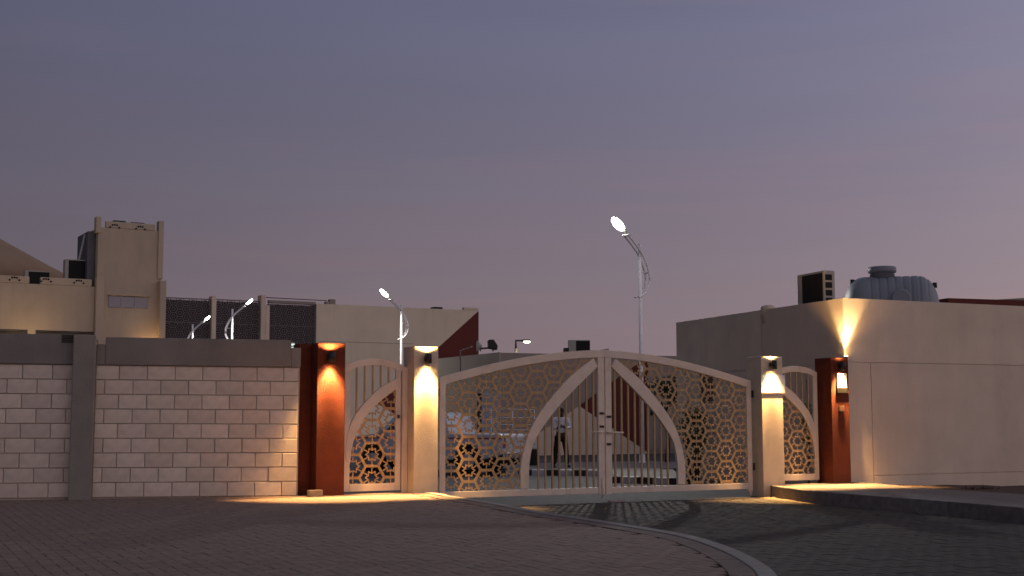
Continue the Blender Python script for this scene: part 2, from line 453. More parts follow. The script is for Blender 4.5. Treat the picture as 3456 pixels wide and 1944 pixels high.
for c in dcells:
    z = random.uniform(-.003, .003); tx, ty = random.uniform(-.010, .010), random.uniform(-.010, .010)
    if id(c) in dnear:
        o = bpy.data.objects.new('paver', dme); COL.objects.link(o); o.parent = driveway
        o.location = (c[1], c[2], z); o.rotation_euler = (tx, ty, c[3])
    else:
        n = len(big.v); cr, sr = cos(c[3]), sin(c[3])
        big.v += [(c[1] + cr * x - sr * y, c[2] + sr * x + cr * y, z + zz_ + tx * y - ty * x) for x, y, zz_ in base.v]
        big.f += [tuple(n + i for i in f) for f in base.f]; big.sm += base.sm
dm_ = obj('pavers', big, m_dpav, driveway); dm_['kind'] = 'stuff'

# ---- raised sidewalk on the right
SZ = .22
rk = smooth_curve([(4.95, 25.42), (5.1, 24.6), (5.46, 23.34), (6.49, 21.31), (7.40, 19.28), (8.3, 17.6), (9.8, 16.2), (12.2, 15.3), (18, 15.6), (40, 22)], 60)
bR = [G(40, .32), G(2.3, .32), G(.2, .2)]
rin = offset_curve(rk, .14)
soil_edge = [(6.9, 25.45), (7.7, 24.3), (8.9, 22.3), (10.4, 20.6), (13, 19.6), (20, 20.2), (40, 27)]
sw = MB(); sw.slab(offset_curve(rk, .08) + [(40, 27), (20, 20.2), (13, 19.6), (10.4, 20.6), (8.9, 22.3), (7.7, 24.3), (G(2.6, .31).x, G(2.6, .31).y), (G(.2, .2).x, G(.2, .2).y)], -.05, SZ - .006)
sidewalk = struct('sidewalk', sw, m_walk)
LR = along(rk); i = 0
while i < len(rk) - 1:
    j = i + 1
    while j < len(rk) - 1 and LR[j] - LR[i] < .9: j += 1
    q = ribbon(i, j, rk, rin, -.05, SZ)
    obj('kerb_stone', q, m_kerbd, sidewalk, bevel=.012); i = j
# strip of sandy soil falling towards the building
so = MB()
NS = 26; ed = smooth_curve(soil_edge, 30)[:26]
rows = []
for k, (x, y) in enumerate(ed):
    far = G(2.3 + k * .55, .36); row = []
    for q in range(9):
        t = q / 8.; zt = (SZ - .01) * (1 - t) + t * (.16 - min(k, 20) * .016) + (random.uniform(-.012, .02) if 0 < q else 0)
        row.append((x + (far.x - x) * t, y + (far.y - y) * t, zt))
    rows.append(row)
for a, b in zip(rows, rows[1:]):
    for q in range(8): so.face([a[q], b[q], b[q + 1], a[q + 1]], True)
tag(obj('soil_strip', so, m_soil), kind='structure')
# sand swept against the kerb foot near the right gate pillar
sd = MB()
for k in range(60):
    t = random.random() ** 1.3; x0, y0 = pt_on(rk, LR, .15 + t * 2.0); r_ = random.uniform(.03, .10) * (1.2 - t)
    nx, ny = -.9, -.35; o_ = random.uniform(.02, .16) * (1.15 - t)
    ring = [(x0 + nx * o_ + r_ * 1.6 * cos(a_) * random.uniform(.7, 1.2), y0 + ny * o_ + r_ * sin(a_) * random.uniform(.7, 1.2), -.003) for a_ in [2 * pi * q / 9 for q in range(9)]]
    top = (x0 + nx * o_, y0 + ny * o_, r_ * .22)
    for q in range(9): sd.face([ring[q], ring[(q + 1) % 9], top], True)
tag(obj('sand', sd, mat('sand', (.24, .18, .12), 1., .15, 30, .5, 60)), kind='stuff')

# ================================================================ BLOCK WALL
WA = radians(13.0); OW = Vector((-3.522, 21.699, PZ))
def wall_thing():
    w = thing('boundary_wall', 'long pale block wall with grey concrete beam and pier left of the gate', 'wall', OW, WA)
    w.rotation_euler = (0, .006, WA)
    CH, BL, J = .2318, .432, .012
    top = 9 * CH
    # body behind the blocks carries the recessed joints
    b = MB(); b.box(-16, .02, .030, .24, -.3, top + .02); obj('mortar_backing', b, m_mortar, w)
    rnd = random.Random(3)
    meshes = {}
    def blk(x0, x1, z0, z1):
        wd = round(x1 - x0, 3); key = (wd, round(z1 - z0, 3))
        if key not in meshes:
            h, d = z1 - z0, .06; e = .006
            q = MB(); X0, X1 = -wd / 2, wd / 2
            q.v = [(X0, .06, 0), (X1, .06, 0), (X1, .06, h), (X0, .06, h), (X0, e, 0), (X1, e, 0), (X1, e, h), (X0, e, h), (X0 + e, 0, e), (X1 - e, 0, e), (X1 - e, 0, h - e), (X0 + e, 0, h - e)]
            for i in range(4):
                j = (i + 1) % 4; q.f += [(i, j, 4 + j, 4 + i), (4 + i, 4 + j, 8 + j, 8 + i)]; q.sm += [False, False]
            q.f.append((8, 9, 10, 11)); q.sm.append(False)
            me = q.mesh('block', m_block); fix_normals(me); meshes[key] = me
        o = bpy.data.objects.new('block', meshes[key]); COL.objects.link(o); o.parent = w
        o.location = ((x0 + x1) / 2, rnd.uniform(-.004, .004), z0); o.rotation_euler = (rnd.uniform(-.002, .002), rnd.uniform(-.004, .004), rnd.uniform(-.004, .004))
    def panel(xa, xb, j0, pitch):
        for r in range(9):
            z1 = top - r * CH - J / 2; z0 = top - (r + 1) * CH + J / 2
            off = j0 + (0 if r % 2 == 0 else pitch / 2)
            js = [xa] + sorted(off + pitch * k for k in range(-40, 40) if xa + .07 < off + pitch * k < xb - .05) + [xb]
            for a, c in zip(js, js[1:]): blk(a + J / 2, c - J / 2, z0, z1)
    panel(-3.19, 0.0, -2.402, BL)
    panel(-6.6, -3.53, -3.847, .447)
    b = MB(); b.box(-16, -6.62, .0, .03, 0, top); obj('far_block_panel', b, m_block, w)
    b = MB(); b.box(-3.055, -.13, -.035, .26, top + .005, 2.535); obj('beam', b, m_grey, w, .012)
    b = MB(); b.box(-3.185, -3.058, -.035, .26, top + .005, 2.42); obj('beam', b, m_grey, w, .008)
    b = MB(); b.box(-.127, .03, -.03, .26, top + .005, 2.41); obj('beam', b, m_grey, w, .008)
    b = MB(); b.box(-16, -3.535, -.03, .26, top + .005, 2.565); obj('beam', b, m_grey, w, .012)
    b = MB(); b.box(-3.53, -3.188, -.19, .27, -.1, 2.555); obj('pier', b, m_grey, w, .014)
    # small louvred vent on the beam beside the pier
    v = MB()
    for k in range(5): v.box(-3.72, -3.54, -.05, -.032, 2.44 + k * .026, 2.455 + k * .026)
    obj('louvre', v, m_black, w)
    return w
wall = wall_thing()

# ================================================================ PILLARS
def pillar(t0, t1, z0, z1, m, label, dep=.5):
    p = thing('gate_pillar', label, 'pillar', G(t0, 0, z0), GA, 'square pillars beside the gates')
    w = t1 - t0
    b = MB(); b.box(0, w, 0, dep, -.1, z1 - z0); obj('shaft', b, m, p, .012)
    return p
p1 = pillar(-8.91, -8.425, PZ, 2.765, m_red, 'left red rendered pillar between block wall and small gate')
b = MB(); b.box(-.225, -.003, .30, .62, -.1, 2.765 - PZ - .006); obj('rear_pilaster', b, m_red, p1, .012)
p2 = pillar(-7.205, -6.755, PZ, 2.745, m_cream_g, 'cream pillar with lamp on the left of the big gate')
p3 = pillar(.005, .515, 0, 2.70, m_cream_g, 'cream pillar carrying a white box on the right of the big gate')
p4 = pillar(1.70, 2.145, SZ - .05, 2.702, m_red, 'right red rendered pillar beside white building')
# concrete block lying at the foot of the left red pillar
q = MB(); q.box(-.115, .115, -.06, .06, 0, .105)
cb = obj('concrete_block', q, mat('block_grey', (.30, .24, .17), .95, .1, 12, .6, 90), None, .006, G(-8.98, -.18, PZ - .002), GA + .1)
tag(cb, 'loose pale concrete block at the foot of the left red pillar', 'block')

# ---------------------------------------------------------------- wall lamps
def profile_light(name, power, parent, loc, down=True, half=43., col=(1., .55, .19), forward=True):
    l = bpy.data.lights.new(name, 'SPOT'); l.energy = power; l.color = col
    l.spot_size = radians(half * 2); l.spot_blend = .4; l.shadow_soft_size = .02
    l.use_nodes = True; t = l.node_tree; em = t.nodes['Emission']
    tcn = t.nodes.new('ShaderNodeTexCoord'); sx = t.nodes.new('ShaderNodeSeparateXYZ'); t.links.new(tcn.outputs['Normal'], sx.inputs[0])
    ac = t.nodes.new('ShaderNodeMath'); ac.operation = 'ABSOLUTE'; t.links.new(sx.outputs[2], ac.inputs[0])
    aa = t.nodes.new('ShaderNodeMath'); aa.operation = 'ARCCOSINE'; t.links.new(ac.outputs[0], aa.inputs[0])
    dv = t.nodes.new('ShaderNodeMath'); dv.operation = 'DIVIDE'; t.links.new(aa.outputs[0], dv.inputs[0]); dv.inputs[1].default_value = pi / 2
    rm = t.nodes.new('ShaderNodeValToRGB'); t.links.new(dv.outputs[0], rm.inputs[0])
    pts = [(0, .26), (3.2 / 90, .20), (5 / 90, .16), (8 / 90, .22), (11 / 90, .30), (16 / 90, .44), (26 / 90, .40), (32 / 90, .12), (45 / 90, .02)] if down else [(0, .3), (.45, 1.), (.7, .8), (.85, .45), (1., .3)]
    for k, (p, v) in enumerate(pts):
        e = rm.color_ramp.elements[k] if k < 2 else rm.color_ramp.elements.new(p)
        e.position = p; e.color = (v, v, v, 1)
    last = rm.outputs[0]
    if down and forward:
        # the reflector throws more light outwards than back at the pillar
        r2 = t.nodes.new('ShaderNodeValToRGB'); t.links.new(dv.outputs[0], r2.inputs[0])
        for k, (p, v) in enumerate([(0, 1.4), (12 / 90, 1.4), (30 / 90, 1.2), (45 / 90, .8)]):
            e = r2.color_ramp.elements[k] if k < 2 else r2.color_ramp.elements.new(p)
            e.position = p; e.color = (v, v, v, 1)
        mr = t.nodes.new('ShaderNodeMapRange'); mr.interpolation_type = 'SMOOTHSTEP'; mr.inputs[1].default_value = .0; mr.inputs[2].default_value = .2
        t.links.new(sx.outputs[1], mr.inputs[0])
        mx = t.nodes.new('ShaderNodeMix'); mx.data_type = 'RGBA'
        t.links.new(mr.outputs[0], mx.inputs['Factor']); t.links.new(last, mx.inputs['A']); t.links.new(r2.outputs[0], mx.inputs['B']); last = mx.outputs['Result']
    rgb = t.nodes.new('ShaderNodeRGBToBW'); t.links.new(last, rgb.inputs[0]); t.links.new(rgb.outputs[0], em.inputs['Strength'])
    o = bpy.data.objects.new(name, l); COL.objects.link(o); o.parent = parent; o.location = loc
    # local -Z is the beam; local +Y points out from the wall
    if down: o.rotation_euler = (0, 0, pi)
    else: o.rotation_euler = (pi, 0, 0)
    return o
def sconce(t, label, z=2.535, up=1., up_half=74.):
    s = thing('wall_lamp', label, 'wall lamp', G(t, -.001, z), GA, 'up and down lamps on the gate pillars')
    b = MB(); b.lathe([(.052, -.03), (.052, -.088), (.058, -.088), (.058, .08), (.052, .08), (.052, .058)], (0, -.105, 0), 24); obj('housing', b, m_black, s)
    b = MB(); b.box(-.04, .04, -.06, -.004, -.045, .045); obj('bracket', b, m_black, s, .006)
    b = MB(); b.lathe([(.046, -.012), (.05, -.004)], (0, -.105, -.031), 20); obj('lower_lens', b, m_warm, s)
    b = MB(); b.lathe([(.05, .002), (.046, .008)], (0, -.105, .058), 20); obj('upper_lens', b, m_warm2, s)
    profile_light('down_beam', P_SCONCE_DOWN, s, (0, -.105, -.05))
    profile_light('up_beam', P_SCONCE_UP * up, s, (0, -.105, .075), False, up_half)
    return s
sconce(-8.700, 'lit up and down lamp on the left red pillar')
sconce(-6.985, 'lit up and down lamp on the cream pillar left of the big gate')
sconce(.235, 'lit up and down lamp above the white box on the right cream pillar')
sconce(1.910, 'lit up and down lamp on the right red pillar', up=.6, up_half=64.)

# boxes on the right-hand pillars
wb = thing('white_box', 'flat white box glaring under the lamp on the right cream pillar', 'box', G(.275, 0, 2.165), GA)
q = MB(); q.box(-.282, .282, -.014, -.001, -.165, .175); obj('casing', q, m_white, wb, .003)
q = MB(); q.box(-.287, .287, -.020, -.001, -.182, -.167); obj('lower_lip', q, mat('lip_grey', (.32, .26, .19), .8), wb, .004)
ib = thing('intercom_box', 'white fronted meter box with dark foot on the right red pillar', 'box', G(1.955, 0, 2.2), GA)
q = MB(); q.box(-.122, .122, -.030, -.001, -.10, .19); obj('cover', q, m_white, ib, .010)
q = MB(); q.box(-.128, .128, -.034, -.001, -.205, -.103); obj('foot', q, m_black, ib, .008)
dbell = thing('bell_push', 'small square bell push below the meter box on the right red pillar', 'bell', G(1.925, 0, 1.68), GA)
q = MB(); q.box(-.062, .062, -.04, -.001, -.035, .06); obj('casing', q, mat('bell_case', (.30, .17, .10), .6), dbell, .006)
q = MB(); q.box(-.035, .035, -.045, -.001, -.066, -.037); obj('button', q, m_black, dbell, .004)

# ================================================================ LATTICE
def lattice(inside_fn, x0, x1, z0, z1, s, bw, sw_, y0, dep, ox=0., oz=0., star=True, starw=None, keep_spokes=True):
    q = MB(); H = sqrt(3) * s
    segs = []
    done = set()
    c0 = int((x0 - ox) / (1.5 * s)) - 2; c1 = int((x1 - ox) / (1.5 * s)) + 2
    for c in range(c0, c1 + 1):
        for r in range(int((z0 - oz) / H) - 2, int((z1 - oz) / H) + 3):
            cx_, cz_ = ox + c * 1.5 * s, oz + (r + (.5 if c % 2 else 0)) * H
            vs = [(cx_ + s * cos(pi / 3 * k), cz_ + s * sin(pi / 3 * k)) for k in range(6)]
            for k in range(3):
                a, b = vs[k], vs[(k + 1) % 6]; segs.append((a, b, bw, k, 1.))
            if star:
                R1, R2 = s * .52, s * .315
                ring = [((cx_ + (R1 if k % 2 == 0 else R2) * cos(pi / 6 * k)), (cz_ + (R1 if k % 2 == 0 else R2) * sin(pi / 6 * k))) for k in range(12)]
                for k in range(12): segs.append((ring[k], ring[(k + 1) % 12], starw or sw_, 3 + k % 2, .8))
                if keep_spokes:
                    for k in range(6):
                        a_ = pi / 6 + pi / 3 * k
                        segs.append(((cx_ + R2 * cos(a_), cz_ + R2 * sin(a_)), (cx_ + s * .86 * cos(a_), cz_ + s * .86 * sin(a_)), sw_, 5 + k % 3, .75))
    N = 10
    for a, b, w, layer, dd in segs:
        ins = [inside_fn(a[0] + (b[0] - a[0]) * k / N, a[1] + (b[1] - a[1]) * k / N) for k in range(N + 1)]
        k = 0
        while k <= N:
            if ins[k]:
                e = k
                while e < N and ins[e + 1]: e += 1
                if e > k:
                    p = (a[0] + (b[0] - a[0]) * k / N, a[1] + (b[1] - a[1]) * k / N); r_ = (a[0] + (b[0] - a[0]) * e / N, a[1] + (b[1] - a[1]) * e / N)
                    dx, dz = r_[0] - p[0], r_[1] - p[1]; l_ = hypot(dx, dz); nx, nz = -dz / l_ * w / 2, dx / l_ * w / 2
                    ex_, ez_ = dx / l_ * w * .28, dz / l_ * w * .28
                    P_ = (p[0] - ex_, p[1] - ez_); R_ = (r_[0] + ex_, r_[1] + ez_)
                    yy = y0 + layer * .0008; y_2 = y0 + dep * dd - layer * .0006
                    q.prism([(P_[0] - nx, P_[1] - nz), (R_[0] - nx, R_[1] - nz), (R_[0] + nx, R_[1] + nz), (P_[0] + nx, P_[1] + nz)], yy, y_2)
                k = e + 1
            else: k += 1
    return q

# ================================================================ MAIN GATE
GC, GY = -3.37, .2                                   # centre line and face of the gate
top_out = smooth_curve([(0, 2.763), (.55, 2.735), (1.05, 2.685), (1.6, 2.605), (2.2, 2.488), (2.75, 2.36), (3.275, 2.225)], 30)
top_in = [(x, z - .135 - .012 * x / 3.2) for x, z in top_out]
c_out = smooth_curve([(.232, 2.605), (.72, 2.258), (1.19, 1.785), (1.49, 1.378), (1.645, 1.012), (1.722, .63), (1.722, .27)], 36)
c_in = smooth_curve([(.142, 2.455), (.60, 2.062), (1.00, 1.68), (1.325, 1.293), (1.49, 1.008), (1.555, .65), (1.56, .27)], 36)
def gate_leaf(side, label):
    g = thing('gate_leaf', label, 'gate', G(GC, GY, 0), GA, 'two leaves of the big sliding gate')
    fx = lambda P: [(side * x, z) for x, z in P]
    def pr(name, poly, y0, y1, bev=.006): return obj(name, MB().prism(fx(poly), y0, y1), m_gate, g, bev)
    # the frame members sit a few millimetres proud of one another where they meet
    q = MB().strip(fx(top_out), fx(top_in), -.004, .066); obj('top_arch', q, m_gate, g, .006)
    zc = interp([(z, x) for x, z in top_in], .14)
    pr('meeting_stile', [(.008, .13), (.14, .13), (.14, 2.622), (.008, 2.622)], -.010, .058)
    pr('outer_stile', [(3.165, .10), (3.275, .10), (3.275, 2.10), (3.165, 2.10)], .000, .064)
    pr('bottom_rail', [(.143, .145), (3.163, .145), (3.163, .258), (.143, .258)], -.002, .060)
    q = MB().strip(fx(c_out), fx(c_in), -.013, .055); obj('ogive_rib', q, m_gate, g, .006)
    cz = [(z, x) for x, z in c_in]
    # straight bars inside the pointed arch
    k = 0; x = .142 + .085
    while x < 1.5:
        zt = None
        for (xa, za), (xb, zb) in zip(c_in, c_in[1:]):
            if xa <= x <= xb: zt = za + (zb - za) * (x - xa) / (xb - xa)
        if zt is None: zt = 1.0
        if zt > .5:
            b = MB(); b.box(min(side * (x - .0165), side * (x + .0165)), max(side * (x - .0165), side * (x + .0165)), .012, .042, .24, zt + .05); obj('bar', b, m_latt, g)
        x += .1415
    def ins(X, z):
        x = X * side
        if x > 3.18 or x < .1 or z < .25: return False
        zt = interp([(zz2, xx2) for xx2, zz2 in [(a_, b_) for a_, b_ in top_in]], x) if False else None
        for (xa, za), (xb, zb) in zip(top_in, top_in[1:]):
            if xa <= x <= xb: zt = za + (zb - za) * (x - xa) / (xb - xa)
        if zt is None or z > zt + .03: return False
        if z > 2.6: return x > .2
        xo = interp(c_out, z)
        return xo is not None and x > xo - .05
    lat = lattice(ins, *( (0, 3.3) if side > 0 else (-3.3, 0)), .2, 2.75, .2235, .048, .022, .022, .012, ox=side * .335 + (0.0 if side > 0 else -.03), oz=.42 if side < 0 else .30)
    obj('lattice_panel', lat, m_latt, g)
    # foot of the outer stile and hinge plates
    b = MB(); b.box(min(side * 3.20, side * 3.262), max(side * 3.20, side * 3.262), .005, .06, .015, .098); obj('wheel_foot', b, m_gate, g, .004)
    for z in (.5, 1.9):
        b = MB(); b.box(min(side * 3.277, side * 3.345), max(side * 3.277, side * 3.345), .02, .05, z, z + .14); obj('hinge', b, m_black, g, .004)
    return g
gl = gate_leaf(-1, 'left leaf of the big pale gate with hexagon lattice and half arch of bars')
gr_ = gate_leaf(1, 'right leaf of the big pale gate with a lever bolt on its stile')
q = MB(); q.tube([(.02, -.03, 1.255), (.02, -.055, 1.255), (.36, -.055, 1.247)], .016, 10); obj('bolt_lever', q, m_gate, gr_)
q = MB(); q.box(.03, .12, -.03, -.012, 1.02, 1.06); obj('lock_plate', q, m_black, gr_, .003); q = MB(); q.box(.03, .12, -.03, -.012, 1.52, 1.56); obj('lock_plate', q, m_black, gr_, .003)
q = MB(); q.tube([(-.04, -.05, 1.262), (-.30, -.05, 1.262)], .014, 10); obj('bolt_lever', q, m_gate, gl)
q = MB(); q.box(-.12, -.03, -.03, -.012, 1.34, 1.38); obj('lock_plate', q, m_black, gl, .003); q = MB(); q.box(-.12, -.03, -.03, -.012, 1.58, 1.62); obj('lock_plate', q, m_black, gl, .003)
q = MB(); q.tube([(-.075, -.03, .06), (-.075, -.03, .42)], .011, 8); obj('drop_bolt', q, m_gate, gl)
q = MB(); q.box(-.15, .15, -.05, .05, -.004, .03)
tag(obj('gate_stop', q, mat('stop_pink', (.30, .22, .21), .8), None, .008, G(-3.28, -.03, 0), GA), 'low concrete gate stop on the ground under the meeting stiles', 'gate stop')

# ---------------------------------------------------------------- side gates (mirror images)
def side_gate(side, z_b, label, grp='two narrow side gates'):
    cx0 = GC + side * 4.43                            # centre of leaf
    g = thing('side_gate', label, 'gate', G(cx0, .3, 0), GA, grp)
    # local x measured from the leaf centre towards the big gate
    s = -side
    fx = lambda P: [(s * x, z) for x, z in P]
    B_ = lambda x0, x1: (min(s * x0, s * x1), max(s * x0, s * x1))
    tp = smooth_curve([(-.535, 2.418), (-.3, 2.502), (0, 2.540), (.3, 2.50), (.535, 2.418)], 20)
    ti = [(x, z - .118) for x, z in tp]
    q = MB().strip(fx(tp), fx(ti), -.004, .056); obj('top_arch', q, m_gate, g, .006)
    b = MB(); b.box(*B_(-.535, -.435), 0, .054, z_b, 2.36); obj('stile', b, m_gate, g, .006)
    b = MB(); b.box(*B_(.385, .475), 0, .054, z_b, 2.36); obj('stile', b, m_gate, g, .006)
    b = MB(); b.box(*B_(.495, .59), -.03, .06, z_b - .05, 2.40); obj('gate_post', b, m_gate, g, .006)
    b = MB(); b.box(*B_(-.434, .384), -.002, .05, z_b, z_b + .125); obj('bottom_rail', b, m_gate, g, .006)
    co = smooth_curve([(.40, 2.205), (.08, 2.025), (-.20, 1.76), (-.335, 1.585), (-.45, 1.36), (-.50, 1.13), (-.515, .86)], 30)
    ci = smooth_curve([(.40, 2.025), (.17, 1.865), (-.06, 1.665), (-.22, 1.463), (-.345, 1.21), (-.40, 1.0), (-.43, .76)], 30)
    q = MB().strip(fx(co), fx(ci), -.009, .047); obj('curved_rib', q, m_gate, g, .006)
    for x in (-.315, -.172, -.029, .114, .257):
        zb = next((za + (zb_ - za) * (x - xa) / (xb - xa) for (xa, za), (xb, zb_) in zip(co, co[1:]) if xb <= x <= xa), None)
        zt = next((za + (zb_ - za) * (x - xa) / (xb - xa) for (xa, za), (xb, zb_) in zip(ti, ti[1:]) if xa <= x <= xb), 2.4)
        if zb is None: continue
        b = MB(); b.box(min(s * (x - .0135), s * (x + .0135)), max(s * (x - .0135), s * (x + .0135)), .012, .036, zb - .05, zt + .03); obj('bar', b, m_latt, g)
    def ins(X, z):
        x = X * s
        if x < -.45 or x > .40 or z < z_b + .11: return False
        zl = next((za + (zb_ - za) * (x - xa) / (xb - xa) for (xa, za), (xb, zb_) in zip(ci, ci[1:]) if xb <= x <= xa), None)
        if zl is None: return z < .9
        return z < zl + .05
    q = lattice(ins, -.5, .5, z_b, 2.2, .2235, .046, .021, .02, .012, ox=s * -.03, oz=1.30 if side < 0 else 1.05)
    obj('lattice_panel', q, m_latt, g)
    b = MB(); b.box(*B_(.41, .45), -.03, -.002, 1.52, 1.58); obj('lock', b, m_black, g, .004)
    return g
side_gate(-1, .30, 'narrow side gate between the left red pillar and the cream pillar')
side_gate(1, .275, 'narrow side gate between the right cream pillar and right red pillar')

# ================================================================ WHITE BUILDING ON THE RIGHT
OR = G(2.31, .30, 0)
BH = 3.945
rb = thing('white_building', 'single storey cream building with flat roof right of the gate', 'building', OR, GA)
la = radians(109.9) - GA                              # left face direction in local frame
lx, ly = cos(la), sin(la)
far_ = 7.46
foot = [(0.012, .012), (14, .012), (14, ly * far_ - .01), (lx * far_ + 12, ly * far_ - .01), (lx * far_ + .012, ly * far_ - .01), ]
q = MB().slab(foot, -.3, BH - .004); obj('core', q, m_cream, rb)
# plaster panels with open joints between them
def plate(x0, x1, z0, z1, m=m_cream): return obj('wall_panel', MB().box(x0, x1, -.006, .0105, z0, z1), m, rb, .003)
plate(-.004, 14, 2.642, BH); plate(-.004, .655, -.3, 2.628); plate(.672, 14, .335, 2.628); plate(.672, 14, -.3, .320)
def lplate(s0, s1, z0, z1):
    o = obj('wall_panel', MB().box(s0, s1, -.0105, .006, z0, z1), m_cream, rb, .003); o.rotation_euler.z = la + pi; o.scale = (1, 1, 1); return o
# on the left face x runs backwards (towards the camera)
for s0, s1 in ((-far_, -3.25), (-3.215, .0)):
    lplate(s0, s1, 2.605, BH - .002); lplate(s0, s1, -.3, 2.592)
q = MB(); q.lathe([(.13, -.3), (.17, .0), (.17, .06), (.10, .1)], (lx * 3.1 + .1, ly * 3.1, BH), 14); obj('roof_vent', q, m_cream, rb)
wq = MB(); wq.box(-6.15, -5.5, -.02, .03, 1.9, 2.575); o = obj('window', wq, m_dglass, rb); o.rotation_euler.z = la + pi
wf = MB()
for x0, x1, z0, z1 in ((-6.2, -6.15, 1.85, 2.62), (-5.5, -5.45, 1.85, 2.62), (-6.15, -5.5, 1.85, 1.9), (-6.15, -5.5, 2.575, 2.62), (-5.84, -5.81, 1.9, 2.575)): wf.box(x0, x1, -.03, .034, z0, z1)
obj('frame', wf, m_taupe, o)
# corner uplight
ul = thing('corner_uplight', 'small uplight throwing a warm wedge up the white building corner', 'uplight', G(2.245, .185, 2.74), GA)
q = MB(); q.lathe([(.03, -.12), (.038, -.11), (.038, .0), (.032, .01)], (0, 0, 0), 14); obj('housing', q, m_black, ul); q = MB(); q.tube([(0, 0, -.06), (.06, .095, -.06)], .012, 8); obj('arm', q, m_black, ul)
q = MB(); q.lathe([(.028, .004), (.03, .012)], (0, 0, 0), 14); obj('lens', q, m_warm, ul)
def plain_spot(name, power, parent, loc, rot, half, blend, col, soft=.03):
    l = bpy.data.lights.new(name, 'SPOT'); l.energy = power; l.color = col; l.spot_size = radians(half * 2); l.spot_blend = blend; l.shadow_soft_size = soft
    o = bpy.data.objects.new(name, l); COL.objects.link(o); o.parent = parent; o.location = loc; o.rotation_euler = rot; return o
plain_spot('core_beam', 480, ul, (0, 0, .03), (pi, 0, 0), 36, .5, (1, .66, .28), .01)
plain_spot('spill_beam', 120, ul, (0, 0, .03), (pi, 0, 0), 48, .9, (1, .64, .27), .01)

# roof equipment
acu = thing('ac_unit', 'dark air conditioner unit on the white building roof left of the tank', 'air conditioner', frame_pt(OR, radians(109.9), 1.36, -.24, BH - .45), radians(-70.1))
q = MB(); q.box(-.52, .52, -.14, .14, 0, 1.11); obj('casing', q, m_ac, acu, .02)
f = MB(); f.box(-.30, .48, -.152, -.141, .1, 1.06); obj('fan_grille', f, m_dark, acu, .004)
for k in range(6):
    f = MB(); f.box(.521, .528, -.10, .06, .08 + k * .165, .20 + k * .165); obj('side_slot', f, m_dark, acu)
tank = thing('water_tank', 'grey ribbed horizontal water tank with round lid on the white building roof', 'water tank', (8.83, 30.6, 4.02), radians(-14))
prof = []
Lh, R_ = 1.08, .76
n = 132
for k in range(n + 1):
    x = -Lh + 2 * Lh * k / n
    e = max(0, (abs(x) - .55) / (Lh - .55)); r = R_ * sqrt(max(1 - e ** 2.4, .0009))
    if -.55 < x < .85 and (k % 11) in (4, 5, 6): r -= .013
    prof.append((r, x))
q = MB().lathe(prof, (0, 0, 0), 32, 'x'); obj('shell', q, m_tank, tank)
q = MB().lathe([(.30, .70), (.27, .84), (.31, .845), (.325, .87), (.325, .965), (.30, .985), (.12, 1.0)], (-.18, 0, 0), 28); obj('lid', q, m_tank, tank)
q = MB().lathe([(.19, -.82), (.22, -.79), (.22, -.55)], (.20, 0, .17), 24, 'y'); obj('side_boss', q, m_tank, tank)
q = MB().box(-1.12, 1.12, -.79, .79, -.075, -.045); obj('seam', q, m_tank, tank, .01)
for x, z in ((-.86, .58), (.98, .46)):
    q = MB().lathe([(.05, 0), (.05, .12)], (x, -.1, z), 10); obj('pipe_stub', q, m_black, tank)
# second building far right with a red fascia
fb = thing('red_fascia_building', 'distant low building with dark red fascia at the far right edge', 'building', (19.2, 47.0, 0), radians(18))
q = MB().box(-4.0, 18, 0, 8, 0, 5.35); obj('wall', q, m_taupe, fb)
q = MB().box(-4.6, 18.5, -.5, 8.5, 5.36, 5.56); obj('fascia', q, m_redp, fb)
q = MB(); q.prism([(-2.6, 5.57), (18.2, 5.57), (18.2, 6.9), (1.2, 5.85)], -.3, 8); obj('roof', q, m_grey, fb)

# weeds along the foot of the white building
def weed(p, r, h, label, n=70, seed=1):
    rg = random.Random(seed); q = MB(); q.lathe([(r * 1.02, -.02), (r, .004), (r * .3, .012)], (0, 0, 0), 14)
    for k in range(n):
        a_ = rg.uniform(0, 2 * pi); rr = rg.random() ** .6 * r; bx, by = cos(a_) * rr, sin(a_) * rr * .5
        hh = h * rg.uniform(.35, 1.) * (1.1 - rr / r * .6); lx_, ly_ = rg.uniform(-.6, .6) * hh, rg.uniform(-.5, .5) * hh; w = rg.uniform(.006, .014)
        q.face([(bx - w, by, 0), (bx + w, by, 0), (bx + lx_ * .5 + w * .7, by + ly_ * .5, hh * .6), (bx + lx_ * .5 - w * .7, by + ly_ * .5, hh * .6)])
        q.face([(bx + lx_ * .5 - w, by + ly_ * .5, hh * .58), (bx + lx_ * .5 + w, by + ly_ * .5, hh * .58), (bx + lx_, by + ly_, hh)])
        for s in range(2):
            t = rg.uniform(.3, .9); cx_, cy_, cz_ = bx + lx_ * t, by + ly_ * t, hh * t; l_ = rg.uniform(.02, .05)
            dx, dz = rg.uniform(-1, 1) * l_, rg.uniform(-.2, 1) * l_
            q.face([(cx_, cy_, cz_), (cx_ + dx * .5 - .01, cy_, cz_ + dz * .5 + .008), (cx_ + dx, cy_ + .01, cz_ + dz), (cx_ + dx * .5 + .01, cy_, cz_ + dz * .5 - .008)])
    o = obj('dry_weed', q, m_dry, None, 0, p); tag(o, label, 'weed', 'dry weeds along the white building'); return o
weed((8.55, 25.05, .10), .22, .16, 'small dry weed nearest the lit corner of the white building', 60, 1)
weed((9.0, 25.2, .08), .25, .19, 'leaning dry weed second from the lit building corner', 70, 2)
weed((9.75, 24.1, .07), .42, .26, 'tall dark weed clump near the right edge of the photo', 130, 3)
weed((10.15, 23.9, .08), .40, .17, 'low spreading weed clump at the right edge of the photo', 110, 4)

